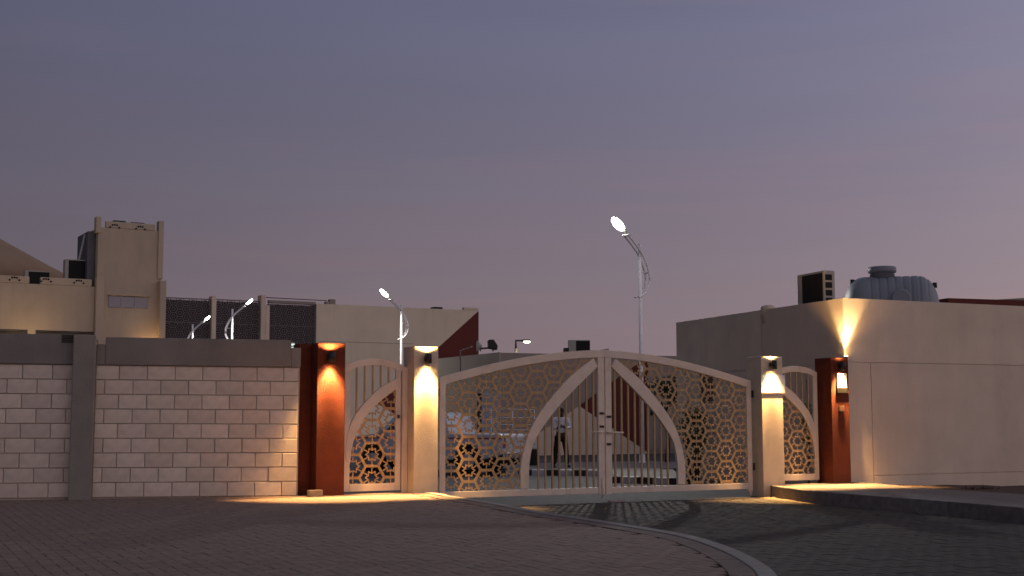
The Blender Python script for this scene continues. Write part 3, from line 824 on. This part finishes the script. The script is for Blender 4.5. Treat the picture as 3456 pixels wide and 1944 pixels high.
# ================================================================ INSIDE THE COMPOUND
# cream low building with a folded wall painted with a red arrow
OD = Vector((-.468, 52.0, 0))
db = thing('arrow_building', 'low flat cream building with large dark red arrow seen through the gate', 'building', OD, GA)
q = MB(); q.box(.03, 12.5, .03, 6.2, -.2, 4.04); obj('core', q, m_taupe, db)
# front: pieces of coloured render meeting at slanted joints, all about 2 cm thick
q = MB().prism([(.0, -.2), (6.79, -.2), (6.79, .03), (3.53, 1.965), (1.31, .655), (.0, -.11)], .0, .028); obj('cream_panel', q, m_cream, db)
q = MB().prism([(.0, -.10), (1.30, .67), (3.52, 1.985), (6.79, 4.02), (6.79, 4.05), (.0, 4.05)], -.004, .028); obj('taupe_panel', q, m_taupe, db)
q = MB().prism([(3.56, 1.975), (6.80, .04), (6.80, 4.03)], -.012, .028); obj('red_arrow', q, m_redp, db)
q = MB().prism([(6.81, .16), (12.5, .16), (12.5, 4.06), (6.81, 4.06)], -.002, .028); obj('wall_panel', q, m_taupe, db)
q = MB(); q.box(6.88, 7.2, -.02, .01, 1.58, 1.92); obj('wall_box', q, m_dark, db)
q = MB(); q.box(-.02, .012, .0, 6.35, -.2, 4.07); obj('side_wall', q, m_cream_lit, db)  # side paler than the front, the lamp light on it is in its colour
q = MB(); q.box(-.035, .0, .1, 1.72, 0, 2.48); o = obj('door', q, m_white, db, .01)
q = MB(); q.box(-.03, .0, 1.73, 2.15, 0, 2.48); obj('door_gap', q, m_dark, db)
q = MB(); q.box(-.06, -.036, .1, .34, 0, 2.48); obj('bright_edge', q, m_white, o)
q = MB()
q.tube([(-.15, 3.6, 3.0), (-.15, 3.6, 4.28), (-.15, 2.4, 4.4)], .03, 8); obj('hand_rail', q, m_ac, db)
# things on its roof
fl = thing('roof_floodlight', 'dark pair of floodlights on the cream roof left of the gate top', 'floodlight', (-1.0, 51.8, 4.08), radians(10))
q = MB(); q.tube([(-.25, 0, .02), (-.25, 0, .12), (.25, 0, .16), (.25, 0, .02)], .035, 8); obj('bracket', q, m_black, fl)
q = MB(); q.lathe([(.05, 0), (.20, -.14), (.22, -.18)], (-.2, 0, .22), 16, 'x'); obj('dish_lamp', q, m_ac, fl)
q = MB(); q.prism([(.06, .12), (.40, .06), (.42, .24), (.26, .48), (.04, .46)], -.16, .16); obj('lamp_head', q, m_black, fl, .03)
a2 = thing('ac_unit', 'small air conditioner unit above the gate top near its centre', 'air conditioner', (2.72, 54.0, 4.05), radians(4))
q = MB(); q.box(-.42, .46, -.2, .2, 0, .60); obj('casing', q, m_ac, a2, .02)
q = MB(); q.box(-.12, .44, -.212, -.201, .05, .56); obj('fan_grille', q, m_dark, a2)
q = MB(); q.box(-.62, -.43, -.12, .12, 0, .28); obj('junction_box', q, m_black, a2, .02)
rp = obj('roof_panel', MB().prism([(-.26, .0), (.24, .06), (.24, .22), (-.26, .12)], -.3, .3), m_ac, None, .01, (3.70, 54.0, 4.08)); tag(rp, 'small tilted grey panel on the roof above the gate apex', 'panel')
# railing in front of the cream building
rl_ = thing('railing', 'white metal railing with four rails behind the pickup', 'railing', (-1.45, 45.0, 0), radians(2))
for z in (1.80, 1.52, 1.28, 1.10):
    q = MB(); q.tube([(0, 0, z), (2.2, 0, z - .02)], .016, 8); obj('rail', q, m_chrome, rl_)
for x in (0, .73, 1.46, 2.2):
    q = MB(); q.tube([(x, 0, 0), (x, 0, 1.82)], .022, 8); obj('post', q, m_white, rl_)

# ---------------------------------------------------------------- long school block and tower
OA = Vector((-2.42, 95.0, 0)); AA = radians(30)
tb = thing('tower_building', 'cream building with square tower behind the block wall at left', 'building', OA, AA)
def A_(name, x0, x1, y0, y1, z0, z1, m=None, par=None, bev=.03): return obj(name, MB().box(x0, x1, y0, y1, z0, z1), m or m_cream_far, par or tb, bev)
A_('low_wing', -50, -27.1, 0, 14, -.5, 9.62)
for x0, x1 in ((-40.5, -35.5), (-35.2, -31.0), (-30.35, -27.30)): A_('parapet', x0, x1, .0, .3, 9.625, 10.06)
def motif(x, z, y, par):
    q = MB()
    for a_, r in ((0, .16), (60, .16), (120, .16), (180, .16), (90, .05)):
        cx_, cz_ = x + cos(radians(a_)) * .28, z + sin(radians(a_)) * .16
        q.prism([(cx_ - .075, cz_), (cx_, cz_ - .07), (cx_ + .075, cz_), (cx_, cz_ + .07)], y - .02, y + .02)
    obj('pierced_motif', q, m_dark, par)
for x in (-38.9, -36.9, -33.8, -31.86, -30.03, -28.09): motif(x, 9.80, 0, tb)
A_('corner_pilaster', -27.09, -26.62, -.35, .3, 5.4, 10.22)
A_('tower', -27.0, -23.0, .02, 4.5, -.5, 13.37)
A_('tower_pinnacle', -27.16, -26.85, -.1, .5, 13.0, 14.02); A_('tower_pinnacle', -23.26, -22.93, -.1, .5, 10.3, 14.03)
A_('tower_parapet', -26.54, -23.46, .0, .3, 13.375, 13.78)
motif(-26.0, 13.42, 0, tb); motif(-24.4, 13.42, 0, tb)
A_('tower_buttress', -23.22, -22.82, -.6, .4, -.5, 10.15)
w_ = A_('window', -26.27, -23.80, -.03, .1, 8.38, 9.10, m_glass)
A_('sill', -26.35, -23.7, -.14, -.002, 9.12, 9.2, m_cream_far, w_)
for x in (-25.45, -24.62): A_('mullion', x - .03, x + .03, -.06, -.031, 8.38, 9.10, m_ac, w_, 0)
for x0, x1 in ((-45, -31.0), (-30.55, -27.12)):
    for k in range(3): A_('shutter_slat', x0, x1, -.06, -.002, 6.56 + k * .09, 6.62 + k * .09, m_black)
A_('vent_duct', -24.9, -23.9, .6, 1.4, 13.38, 13.93, m_black, None, .12); A_('vent_duct', -26.0, -25.1, .6, 1.4, 13.38, 13.97, m_black, None, .12)
# dark stair frame against the tower's left side
A_('stair_shaft', -27.5, -27.02, .6, 3.6, 9.63, 13.15, mat('shaft_grey', (.12, .12, .125), .8))
q = MB(); q.tube([(-28.2, 1.2, 9.7), (-27.55, 1.2, 13.0)], .07, 8); q.tube([(-27.9, 1.2, 11.3), (-27.55, 1.2, 11.3)], .05, 8); obj('ladder', q, m_ac, tb)
def ac_far(p, rot, label, w=1.1, h=1.1):
    a = thing('ac_unit', label, 'air conditioner', p, rot)
    obj('casing', MB().box(-w / 2, w / 2, -.3, .3, 0, h), m_ac, a, .02)
    obj('fan_grille', MB().box(-w / 2 + .22, w / 2 - .04, -.315, -.301, .06, h - .06), m_dark, a)
    return a
ac_far(frame_pt(OA, AA, -28.05, 1.4, 9.62), AA, 'dark air conditioner unit beside the tower on the low wing roof', 1.35, 1.75)
ac_far(frame_pt(OA, AA, -30.2, 2.2, 9.62), AA, 'air conditioner unit half hidden behind the parapet at far left', 1.5, 1.0)
# sand coloured pitched roof at the far left
tr = MB(); c_ = frame_pt(OA, AA, -38.2, 20, 0)
tr.lathe([(16.6, 10.2), (12, 12.55), (6, 15.85), (.4, 18.95), (.02, 19.1)], (0, 0, 0), 28)
hall = thing('round_hall', 'sand coloured conical roof rising behind the low wing at far left', 'building', (0, 0, 0))
obj('roof', tr, m_tan, hall, 0, c_)
q = MB().lathe([(15.8, 0), (15.8, 10.15)], (0, 0, 0), 28); o = obj('wall', q, m_cream, hall); o.location = c_; o.rotation_euler.z = AA

sb = thing('screened_building', 'long building with dark hexagon screens and red triangle end wall', 'building', OA, AA)
def S_(name, x0, x1, y0, y1, z0, z1, m=None, par=None, bev=.03): return obj(name, MB().box(x0, x1, y0, y1, z0, z1), m or m_cream, par or sb, bev)
S_('core', -22.8, -12.5, .55, 12, -.5, 8.4, m_dark)
S_('end_block', -12.48, -.02, .03, 12, -.5, 9.14)
# end wall front: cream render and a dark red triangle meeting on a slant
q = MB().prism([(-12.48, -.25), (-8.0, 2.46), (-.02, 9.15), (-.02, 9.16), (-12.48, 9.16)], 0, .028); obj('cream_panel', q, m_cream_lit, sb)
q = MB().prism([(-12.48, -.4), (-12.40, -.4), (-2.75, -.4), (-7.96, 2.42), (-12.48, -.29)], -.003, .028); obj('lit_white_panel', q, mat('lit_white_render', (.80, .74, .58), .9, .05, 1.), sb)  # paler render facet, its lit brightness also put into the colour
q = MB().prism([(-7.94, 2.455), (-2.68, -.4), (0, -.4), (0, 9.12)], -.006, .028); obj('red_triangle', q, m_redp, sb)
S_('parapet', -1.2, .0, -.003, .3, 9.165, 9.37)
S_('roof_cowl', -3.4, -2.75, .3, 1.0, 9.15, 9.33, m_black)
S_('wall_seam', -12.3, -5.2, -.012, .027, 6.60, 6.64, m_taupe)
S_('pilaster', -19.75, -19.45, -.25, .5, -.5, 9.36); S_('pilaster', -16.44, -16.12, -.25, .5, -.5, 9.56); S_('pilaster', -15.9 - .2, -15.82, -.2, .5, -.5, 8.9)
S_('pier', -11.42, -11.0, .2, .6, 9.15, 9.53, m_taupe); S_('pier', -11.7, -11.43, .2, .6, 9.15, 9.36, m_taupe)
S_('top_beam', -15.8, -12.5, .0, .4, 9.09, 9.28, m_taupe)
q = MB(); q.tube([(-16.1, .1, 9.43), (-11.7, .1, 9.40)], .03, 6); obj('cable', q, m_black, sb)
for x0, x1, zt in ((-22.78, -19.77, 9.10), (-19.43, -16.46, 9.11), (-15.8, -12.52, 9.07)):
    pn = obj('screen_panel', lattice(lambda x, z: x0 <= x <= x1 and 4.2 <= z <= zt, x0, x1, 4.2, zt, .275, .052, .036, .0, .04, ox=x0 + .2, oz=.1, keep_spokes=False, starw=.034), m_scr, sb)
    fr = MB(); fr.box(x0, x1, .03, .07, zt - .001, zt + .07); fr.box(x0, x1, -.012, .05, 7.56, 7.62); fr.box(x0 - .05, x0 - .001, -.012, .06, 4.2, zt); fr.box(x1 + .001, x1 + .05, -.012, .06, 4.2, zt)
    obj('frame', fr, m_scr, pn)
    S_('backing', x0, x1, .3, .5, 4.0, zt - .05, mat('screen_back', (.06, .05, .048)))
# small lit tube light seen over the end of the block wall
tl = thing('tube_light', 'small greenish lit tube light over the end of the block wall', 'light', frame_pt(OA, AA, -15.9, -4, 5.9), AA)
for z in (0, .22):
    q = MB(); q.tube([(-.4, 0, z), (.4, 0, z)], .055, 8); obj('tube', q, m_tube, tl)
q = MB(); q.box(-.45, .45, .06, .12, -.12, .36); obj('backplate', q, m_ac, tl); q = MB(); q.tube([(0, .1, -5.9), (0, .1, -.1)], .05, 8); obj('pole', q, m_pole, tl)

# ---------------------------------------------------------------- street lamps
def street_lamp(base, yaw, label, zt=6.85, power=0., aim=None, hs=1., cone=110):
    # local +x: direction of the arm and lamp head
    s = thing('street_lamp', label, 'street lamp', base, yaw, 'tall white street lamps with bowed brackets')
    q = MB(); q.tube([(0, 0, 0), (0, 0, 3.0), (0, 0, zt)], [.075, .065, .05], 12); obj('pole', q, m_pole, s)
    q = MB(); q.lathe([(.16, 0), (.16, .03), (.09, .06), (.09, .35), (.07, .4)], (0, 0, 0), 14); obj('base_plate', q, m_pole, s)
    for y in (-.085, .085):
        q = MB(); pts = smooth_curve([(.62, 7.08), (.3, 6.83), (0, 6.55), (-.20, 6.25), (-.335, 5.90), (-.30, 5.58), (-.12, 5.32), (.16, 5.18)], 26)
        q.tube([(x, y, z) for x, z in pts], .031, 8); obj('bracket_bow', q, m_pole, s)
    q = MB(); q.tube([(-.33, -.085, 5.98), (-.33, .085, 5.98)], .02, 8); q.tube([(-.33, 0, 5.98), (0, 0, 5.98)], .02, 8); obj('cross_brace', q, m_pole, s)
    q = MB(); q.box(.50, .66, -.13, .13, 7.06, 7.10); obj('clamp_plate', q, m_white, s, .01)
    t = radians(40); hd = bpy.data.objects.new('lamp_head', None)
    # head: slim tapering housing along the arm with a rounded lens underneath
    def hp(u, v, w): u, v, w = u * hs, v * hs, w * hs; return (.58 + u * cos(t) - w * sin(t), v, 7.10 + u * sin(t) + w * cos(t))
    q = MB()
    sect = [(0, .05, .04), (.12, .07, .05), (.22, .13, .055), (.5, .19, .05), (.74, .17, .04), (.88, .07, .025)]
    rings = []
    for u, hw, hh in sect:
        rings.append(len(q.v))
        for k in range(12):
            a_ = 2 * pi * k / 12; q.v.append(hp(u, hw * cos(a_), hh * sin(a_) * (1 if sin(a_) > 0 else .5)))
    for i in range(len(rings) - 1):
        for k in range(12):
            j = (k + 1) % 12; q.f.append((rings[i] + k, rings[i] + j, rings[i + 1] + j, rings[i + 1] + k)); q.sm.append(True)
    q.f.append(tuple(rings[0] + k for k in range(12))); q.f.append(tuple(rings[-1] + k for k in range(12))); q.sm += [False, False]
    h = obj('lamp_head', q, m_ac, s)
    q = MB()
    rings = []
    for f_, d_ in ((1., -.022), (.98, -.07), (.8, -.11), (.4, -.135), (.02, -.14)):
        rings.append(len(q.v))
        for k in range(20):
            a_ = 2 * pi * k / 20; q.v.append(hp(.56 + .32 * f_ * cos(a_), .20 * f_ * sin(a_), d_))
    for i in range(len(rings) - 1):
        for k in range(20):
            j = (k + 1) % 20; q.f.append((rings[i] + k, rings[i] + j, rings[i + 1] + j, rings[i + 1] + k)); q.sm.append(True)
    obj('lens', q, m_cool, h)
    if power:
        l = bpy.data.lights.new('beam', 'SPOT'); l.energy = power; l.color = (1., .97, .92); l.spot_size = radians(cone); l.spot_blend = 1.; l.shadow_soft_size = .2
        o = bpy.data.objects.new('beam', l); COL.objects.link(o); o.parent = s
        o.location = hp(.52, 0, -.22)
        wloc = Matrix.Translation(base) @ Matrix.Rotation(yaw, 4, 'Z') @ Vector(o.location)
        dv = (Vector(aim) - wloc).normalized()
        qn = dv.to_track_quat('-Z', 'Y').to_matrix().to_4x4()
        o.rotation_euler = (Matrix.Rotation(-yaw, 4, 'Z') @ qn).to_euler()
    return s
street_lamp((3.96, 40.5, 0), radians(222), 'nearest and tallest looking white street lamp rising above the big gate', 6.85, P_STREET, (1.0, 13.0, 0), .86)
street_lamp((-5.27, 62.6, 0), radians(215), 'white street lamp in front of the cream end wall', 6.85, 1400., (-5.3, 58.5, 0.), .80, 140)
street_lamp((-14.05, 66.0, 0), radians(-4), 'white street lamp with bright head right of its pole before the middle screen', 6.95, 900., (-13.0, 65.9, 0), .62, 120)
street_lamp((-18.7, 77.0, 0), radians(-4), 'lowest white street lamp peeking above the wall beside the tower', 6.95, 900., (-17.6, 76.9, 0), .62, 120)
l5 = thing('small_street_lamp', 'small square armed lamp lit above the left gate leaf', 'street lamp', (.17, 60, 0))
q = MB(); q.tube([(0, 0, 0), (0, 0, 4.62)], .055, 10); obj('pole', q, mat('pole_cream', (.62, .52, .33), .6), l5)
q = MB(); q.tube([(0, 0, 4.62), (0, 0, 4.98), (.38, 0, 4.98)], .045, 8); obj('arm', q, m_black, l5)
q = MB(); q.box(.3, .66, -.11, .11, 4.95, 5.03); h5 = obj('lamp_head', q, m_black, l5, .02)
q = MB().lathe([(.02, 4.86), (.11, 4.885), (.16, 4.93), (.16, 4.945)], (.50, 0, 0), 16); obj('lens', q, emit('lamp_soft', (1., .93, .75), 14.), h5)
# wall lamp washing the tower foot with warm light
wl = thing('tower_wall_lamp', 'warm wall lamp washing the foot of the tower', 'wall lamp', frame_pt(OA, AA, -23.6, -.02, 5.2), AA)
q = MB(); q.box(-.12, .12, -.25, -.001, -.2, .2); obj('housing', q, m_black, wl, .02)
q = MB(); q.box(-.1, .1, -.24, -.03, .201, .21); obj('lens', q, m_warm, wl)
plain_spot('up_beam', 45, wl, (0, -.9, .25), (pi * .93, 0, 0), 70, 1., (1., .6, .2), .1)
plain_spot('left_beam', 170, wl, (-7.5, -2.2, .0), (pi * .88, 0, 0), 75, 1., (1., .66, .3), .2)

# ---------------------------------------------------------------- painted kerbs inside the yard
def kerb_run(p0, p1, label, n, first, w=.28, h=.15, z=0.):
    k = thing('painted_kerb', label, 'kerb', p0, atan2(p1[1] - p0[1], p1[0] - p0[0]), 'black and white painted kerbs in the yard')
    Ln = hypot(p1[0] - p0[0], p1[1] - p0[1]); st = Ln / n
    for i in range(n):
        q = MB(); q.box(i * st + .004, (i + 1) * st - .004, 0, w, -.05, h); obj('kerb_stone', q, m_kw if (i + first) % 2 == 0 else m_kb, k, .02)
    return k
kerb_run((-.2, 35.2, 0), (2.25, 34.6, 0), 'painted kerb in front of the standing man', 7, 0)
kerb_run((2.15, 31.2, 0), (3.9, 30.0, 0), 'nearest painted kerb low behind the right gate leaf', 5, 1)
kerb_run((4.05, 35.6, 0), (6.6, 36.3, 0), 'painted kerb behind the right lattice panel', 6, 1)
isl = MB(); isl.slab([(-.3, 35.42), (2.2, 34.85), (2.5, 31.3), (3.9, 30.35), (4.3, 35.7), (6.6, 36.6), (6.6, 39.3), (4.4, 42.0), (-.3, 40.0)], -.05, .135)
struct('traffic_island', isl, mat('island_paving', (.20, .185, .18), .9, .12, 6, .5, 60))
# ---------------------------------------------------------------- vegetation inside
def foliage(c, rx, ry, rz, n, leaf, seed, gaps=.0):
    rg = random.Random(seed); q = MB(); cl = []
    for k in range(max(6, n // 60)):
        d = Vector((rg.gauss(0, 1), rg.gauss(0, 1), rg.gauss(0, 1))).normalized() * rg.uniform(.35, 1.)
        cl.append((Vector((c[0] + d.x * rx, c[1] + d.y * ry, c[2] + d.z * rz)), rg.uniform(.16, .34)))
    for k in range(n):
        p0, r0 = rg.choice(cl)
        d = Vector((rg.gauss(0, 1), rg.gauss(0, 1), rg.gauss(0, .8))) * r0 * .6 * (rx + rz) / 2
        p = p0 + d; u = Vector((rg.gauss(0, 1), rg.gauss(0, 1), rg.gauss(0, 1))).normalized(); v = u.orthogonal().normalized(); l_ = leaf * rg.uniform(.6, 1.3)
        q.face([p - u * l_, p + v * l_ * .45, p + u * l_, p - v * l_ * .45])
    return q
tre = thing('small_tree', 'small dark tree between arrow building and cream building behind the gate', 'tree', (4.75, 40.8, 0))
q = MB(); q.tube([(0, 0, 0), (.05, 0, .9), (-.04, .02, 1.6), (.05, 0, 2.3)], [.08, .065, .05, .03], 8)
for a_ in range(5): q.tube([(0, 0, 1.2 + a_ * .18), (.45 * cos(a_ * 1.9), .4 * sin(a_ * 1.9), 2.0 + a_ * .2)], [.03, .012], 6)
obj('trunk', q, m_bark, tre)
obj('crown', foliage((.0, 0, 2.35), .46, .5, .62, 1100, .07, 5), m_leafd, tre)
shb = thing('green_shrub', 'tall green shrub against the cream building behind the right lattice', 'shrub', (4.35, 31.9, 0))
q = MB()
for a_ in range(6): q.tube([(.1 * cos(a_), .1 * sin(a_), 0), (.22 * cos(a_ * 1.3), .2 * sin(a_ * 1.3), 1.0), (.3 * cos(a_ * 2.1), .3 * sin(a_ * 2.1), 1.9)], [.025, .018, .008], 6)
obj('stem', q, m_bark, shb); obj('foliage', foliage((0, 0, 1.25), .30, .34, .95, 1100, .055, 9), m_leaf, shb)
cpl = thing('climbing_plant', 'slim green plant behind the right side gate', 'plant', (6.15, 27.6, .1))
q = MB(); q.tube([(0, 0, 0), (.03, 0, 1.2), (0, .02, 2.2)], [.02, .016, .008], 6); obj('stem', q, m_bark, cpl); obj('foliage', foliage((0, 0, 1.5), .07, .12, .75, 260, .05, 4), m_leaf, cpl)
# ---------------------------------------------------------------- dark bin and box near the man
bn = thing('litter_bin', 'dark litter bin beside the ogive rib left of the man', 'bin', (.55, 38.5, 0))
q = MB().lathe([(.17, 0), (.20, .05), (.22, .55), (.225, .6)], (0, 0, 0), 16); obj('body', q, m_black, bn); q = MB().lathe([(.23, .6), (.23, .64), (.05, .72)], (0, 0, 0), 16); obj('lid', q, m_ac, bn)

# ---------------------------------------------------------------- pickup
def pickup(loc, rot):
    c = thing('pickup_truck', 'white pickup truck with thin red side stripe parked behind left gate leaf', 'pickup truck', loc, rot)
    L0, W = 4.9, 1.7
    # side profile, nose at -x
    prof = [(-2.42, .52), (-2.45, .78), (-2.36, .98), (-1.45, 1.08), (-1.30, 1.10), (-.82, 1.58), (-.60, 1.66), (.55, 1.66), (.72, 1.58), (.90, 1.10), (2.40, 1.08), (2.45, 1.02), (2.45, .55)]
    def arch(cx_, r, n=9): return [(cx_ + r * cos(pi * k / n), .40 + r * sin(pi * k / n)) for k in range(n + 1)]
    low = [(2.05, .45)] + [(x, z) for x, z in arch(1.42, .42)] + [(x, z) for x, z in arch(-1.45, .42)] + [(-2.1, .40)]
    poly = prof + low
    q = MB(); q.prism(poly[::-1], -W / 2, W / 2)
    me = q.mesh('body', m_car)
    bm = bmesh.new(); bm.from_mesh(me)
    for v in bm.verts:                                   # the cab leans in, the nose rounds off
        if v.co.z > 1.12: v.co.y *= 1 - .17 * (v.co.z - 1.1) / .56
        if v.co.x < -2.2: v.co.y *= .93
    bmesh.ops.recalc_face_normals(bm, faces=bm.faces); bm.to_mesh(me); bm.free()
    body = obj('body', me, m_car, c, .03)
    for sy in (-1, 1):
        def y_(z): return sy * (W / 2 * (1 - .17 * (z - 1.1) / .56) + .012)
        for nm, pts in (('side_window', [(-1.05, 1.14), (-.14, 1.14), (-.14, 1.56), (-.70, 1.56)]), ('side_window', [(-.06, 1.14), (.74, 1.14), (.60, 1.56), (-.06, 1.56)])):
            w = MB(); P_ = [(x, y_(z), z) for x, z in pts]; P2_ = [(x, y_(z) - sy * .015, z) for x, z in pts]
            w.face(P_); w.face(P2_[::-1])
            for i in range(4): w.face([P_[i], P_[(i + 1) % 4], P2_[(i + 1) % 4], P2_[i]])
            obj(nm, w, m_dglass, c)
        st = MB(); st.box(-2.2, 2.42, min(sy * (W / 2 + .001), sy * (W / 2 + .007)), max(sy * (W / 2 + .001), sy * (W / 2 + .007)), .955, .99); obj('side_stripe', st, m_stripe, c)
        for x in (-.20, .78):
            h = MB(); h.box(x - .12, x, min(sy * .852, sy * .885), max(sy * .852, sy * .885), 1.0, 1.03); obj('door_handle', h, m_chrome, c)
        mr = MB(); mr.box(-1.15, -1.0, min(sy * .88, sy * 1.05), max(sy * .88, sy * 1.05), 1.12, 1.27); obj('mirror', mr, m_car, c, .03)
        hl = MB(); hl.box(-2.44, -2.34, min(sy * .45, sy * .74), max(sy * .45, sy * .74), .76, .92); obj('headlight', hl, m_glass, c, .02)
        tlq = MB(); tlq.box(2.42, 2.462, min(sy * .66, sy * .82), max(sy * .66, sy * .82), .72, 1.0); obj('tail_light', tlq, m_stripe, c, .01)
        for x in (-1.45, 1.42):
            w = MB().lathe([(.22, -.11), (.335, -.11), (.36, -.07), (.36, .07), (.335, .11), (.22, .11)], (0, 0, 0), 24, 'y'); wo = obj('wheel', w, m_rubber, c, 0, (x, sy * .74, .36))
            r2 = MB().lathe([(.06, -.118), (.21, -.112), (.225, 0), (.21, .112), (.06, .118)], (0, 0, 0), 16, 'y'); obj('rim', r2, m_ac, wo)
    ws = MB(); ws.face([(-1.27, -.70, 1.15), (-1.27, .70, 1.15), (-.86, .62, 1.565), (-.86, -.62, 1.565)]); ws.face([(-1.25, -.70, 1.15), (-.84, -.62, 1.565), (-.84, .62, 1.565), (-1.25, .70, 1.15)]); obj('windscreen', ws, m_dglass, c)
    bp = MB(); bp.box(-2.52, -2.40, -.80, .80, .42, .60); obj('front_bumper', bp, m_ac, c, .03)
    bp = MB(); bp.box(2.44, 2.56, -.80, .80, .46, .60); obj('rear_bumper', bp, m_chrome, c, .02)
    gl_ = MB(); gl_.box(-2.47, -2.41, -.42, .42, .74, .92); obj('grille', gl_, m_dark, c, .01)
    ch = MB(); ch.box(-2.0, 2.3, -.55, .55, .26, .42); obj('chassis', ch, m_dark, c)
    return c
pickup((-2.15, 36.4, 0), radians(-24))

# ---------------------------------------------------------------- standing man
def skin_mesh(name, m, V, E, Rr, root=0, sub=2, parent=None):
    me = bpy.data.meshes.new(name); me.from_pydata(V, E, []); me.materials.append(m)
    o = bpy.data.objects.new(name, me); COL.objects.link(o); o.parent = parent
    md = o.modifiers.new('skin', 'SKIN'); md.use_smooth_shade = True
    sv = me.skin_vertices[0].data
    for i, r in enumerate(Rr): sv[i].radius = r if isinstance(r, tuple) else (r, r); sv[i].use_root = (i == root)
    s = o.modifiers.new('sub', 'SUBSURF'); s.levels = sub; s.render_levels = sub
    return o
man = thing('person', 'man in white shirt and dark trousers looking down at a phone', 'person', (1.35, 36.8, .135), radians(4))
man.scale = (.93, .93, .93)
# joints: x to the right of the picture, -y towards the camera; total height 1.74
V = [(0, 0, .93), (0, 0, 1.10), (0, -.005, 1.30), (0, 0, 1.44), (0, -.02, 1.52), (0, -.035, 1.60), (0, -.03, 1.68),
     (-.10, 0, .88), (-.16, -.01, .49), (-.21, .02, .09), (-.215, -.12, .035),
     (.10, 0, .88), (.15, -.03, .49), (.185, .03, .09), (.235, -.09, .035),
     (-.20, 0, 1.42), (-.275, -.01, 1.16), (-.11, -.22, 1.17), (-.04, -.26, 1.21),
     (.20, 0, 1.42), (.275, -.01, 1.16), (.11, -.22, 1.17), (.04, -.26, 1.21)]
E_ = [(0, 1), (1, 2), (2, 3), (3, 4), (4, 5), (5, 6), (0, 7), (7, 8), (8, 9), (9, 10), (0, 11), (11, 12), (12, 13), (13, 14), (3, 15), (15, 16), (16, 17), (17, 18), (3, 19), (19, 20), (20, 21), (21, 22)]
Rr = [(.15, .11), (.13, .10), (.155, .11), (.10, .08), .055, (.075, .095), (.07, .085), .085, .058, .042, .035, .085, .058, .042, .035, .062, .045, .032, .03, .062, .045, .032, .03]
body = skin_mesh('body', m_skin, V, E_, Rr, 0, 2, man)
# shirt: covers trunk and upper arms
Vs = [(0, 0, .98), (0, 0, 1.12), (0, -.005, 1.30), (0, 0, 1.43), (0, -.012, 1.475), (-.20, 0, 1.425), (-.275, -.01, 1.19), (-.13, -.20, 1.172), (.20, 0, 1.425), (.275, -.01, 1.19), (.13, -.20, 1.172)]
skin_mesh('shirt', m_shirt, Vs, [(0, 1), (1, 2), (2, 3), (3, 4), (3, 5), (5, 6), (6, 7), (3, 8), (8, 9), (9, 10)], [(.165, .125), (.16, .12), (.175, .125), (.12, .095), .07, .08, .062, .044, .08, .062, .044], 0, 2, man)
Vt = [(0, 0, .96), (-.10, 0, .86), (-.16, -.01, .49), (-.21, .015, .08), (.10, 0, .86), (.15, -.03, .49), (.185, .025, .08)]
skin_mesh('trousers', m_trous, Vt, [(0, 1), (1, 2), (2, 3), (0, 4), (4, 5), (5, 6)], [(.165, .125), .105, .08, .068, .105, .08, .068], 0, 2, man)
for p, q_ in (((-.21, .03, .045), (-.22, -.16, .035)), ((.185, .04, .045), (.25, -.13, .035))):
    skin_mesh('shoe', m_black, [p, ((p[0] + q_[0]) / 2, (p[1] + q_[1]) / 2, .045), q_], [(0, 1), (1, 2)], [(.05, .05), (.055, .05), (.05, .035)], 0, 2, man)
hq = MB(); hq.lathe([(.086, -.03), (.095, .02), (.09, .07), (.06, .11), (.02, .122)], (0, -.005, 1.66), 16); obj('hair', hq, m_hair, man)
fc = MB(); fc.box(-.012, .012, -.135, -.10, 1.585, 1.635); obj('nose', fc, m_skin, man, .008)
for sx in (-1, 1):
    e_ = MB(); e_.lathe([(.004, -.006), (.010, 0), (.004, .006)], (sx * .032, -.118, 1.64), 10, 'y'); obj('eye', e_, m_black, man)
    e_ = MB(); e_.lathe([(.006, -.01), (.026, 0), (.006, .01)], (sx * .088, -.03, 1.62), 10, 'x'); obj('ear', e_, m_skin, man)
mo = MB(); mo.box(-.025, .025, -.118, -.10, 1.553, 1.561); obj('mouth', mo, m_black, man)
# hands: palm and five bent fingers closing round the phone
def hand(sx):
    bx = .055 * sx
    V = [(bx + .02 * sx, -.245, 1.195), (bx, -.275, 1.215)]; E2 = [(0, 1)]; R2 = [(.028, .02), (.034, .018)]
    for k, ln in enumerate((.034, .04, .037, .03)):
        n = len(V); x0 = bx - .012 * sx; z0 = 1.240 - k * .019
        V += [(x0, -.292, z0), (x0 - ln * .8 * sx, -.308, z0), (x0 - ln * 1.3 * sx, -.295, z0)]; E2 += [(1, n), (n, n + 1), (n + 1, n + 2)]; R2 += [.0095, .009, .0075]
    n = len(V); V += [(bx + .005 * sx, -.262, 1.250), (bx - .02 * sx, -.270, 1.265)]; E2 += [(0, n), (n, n + 1)]; R2 += [.011, .009]
    skin_mesh('hand', m_skin, V, E2, R2, 0, 1, man)
hand(-1); hand(1)
ph = MB(); ph.box(-.036, .036, -.005, .005, -.07, .07)
pho = obj('phone', ph, m_black, None, .004, (1.35, 36.8 - .272, .135 + 1.145)); pho.rotation_euler = (radians(-50), 0, radians(4))
tag(pho, 'dark phone held in the hands of the standing man', 'phone')
sc_ = MB(); sc_.box(-.032, .032, .0055, .007, -.062, .062); obj('display', sc_, m_screenlit, pho)
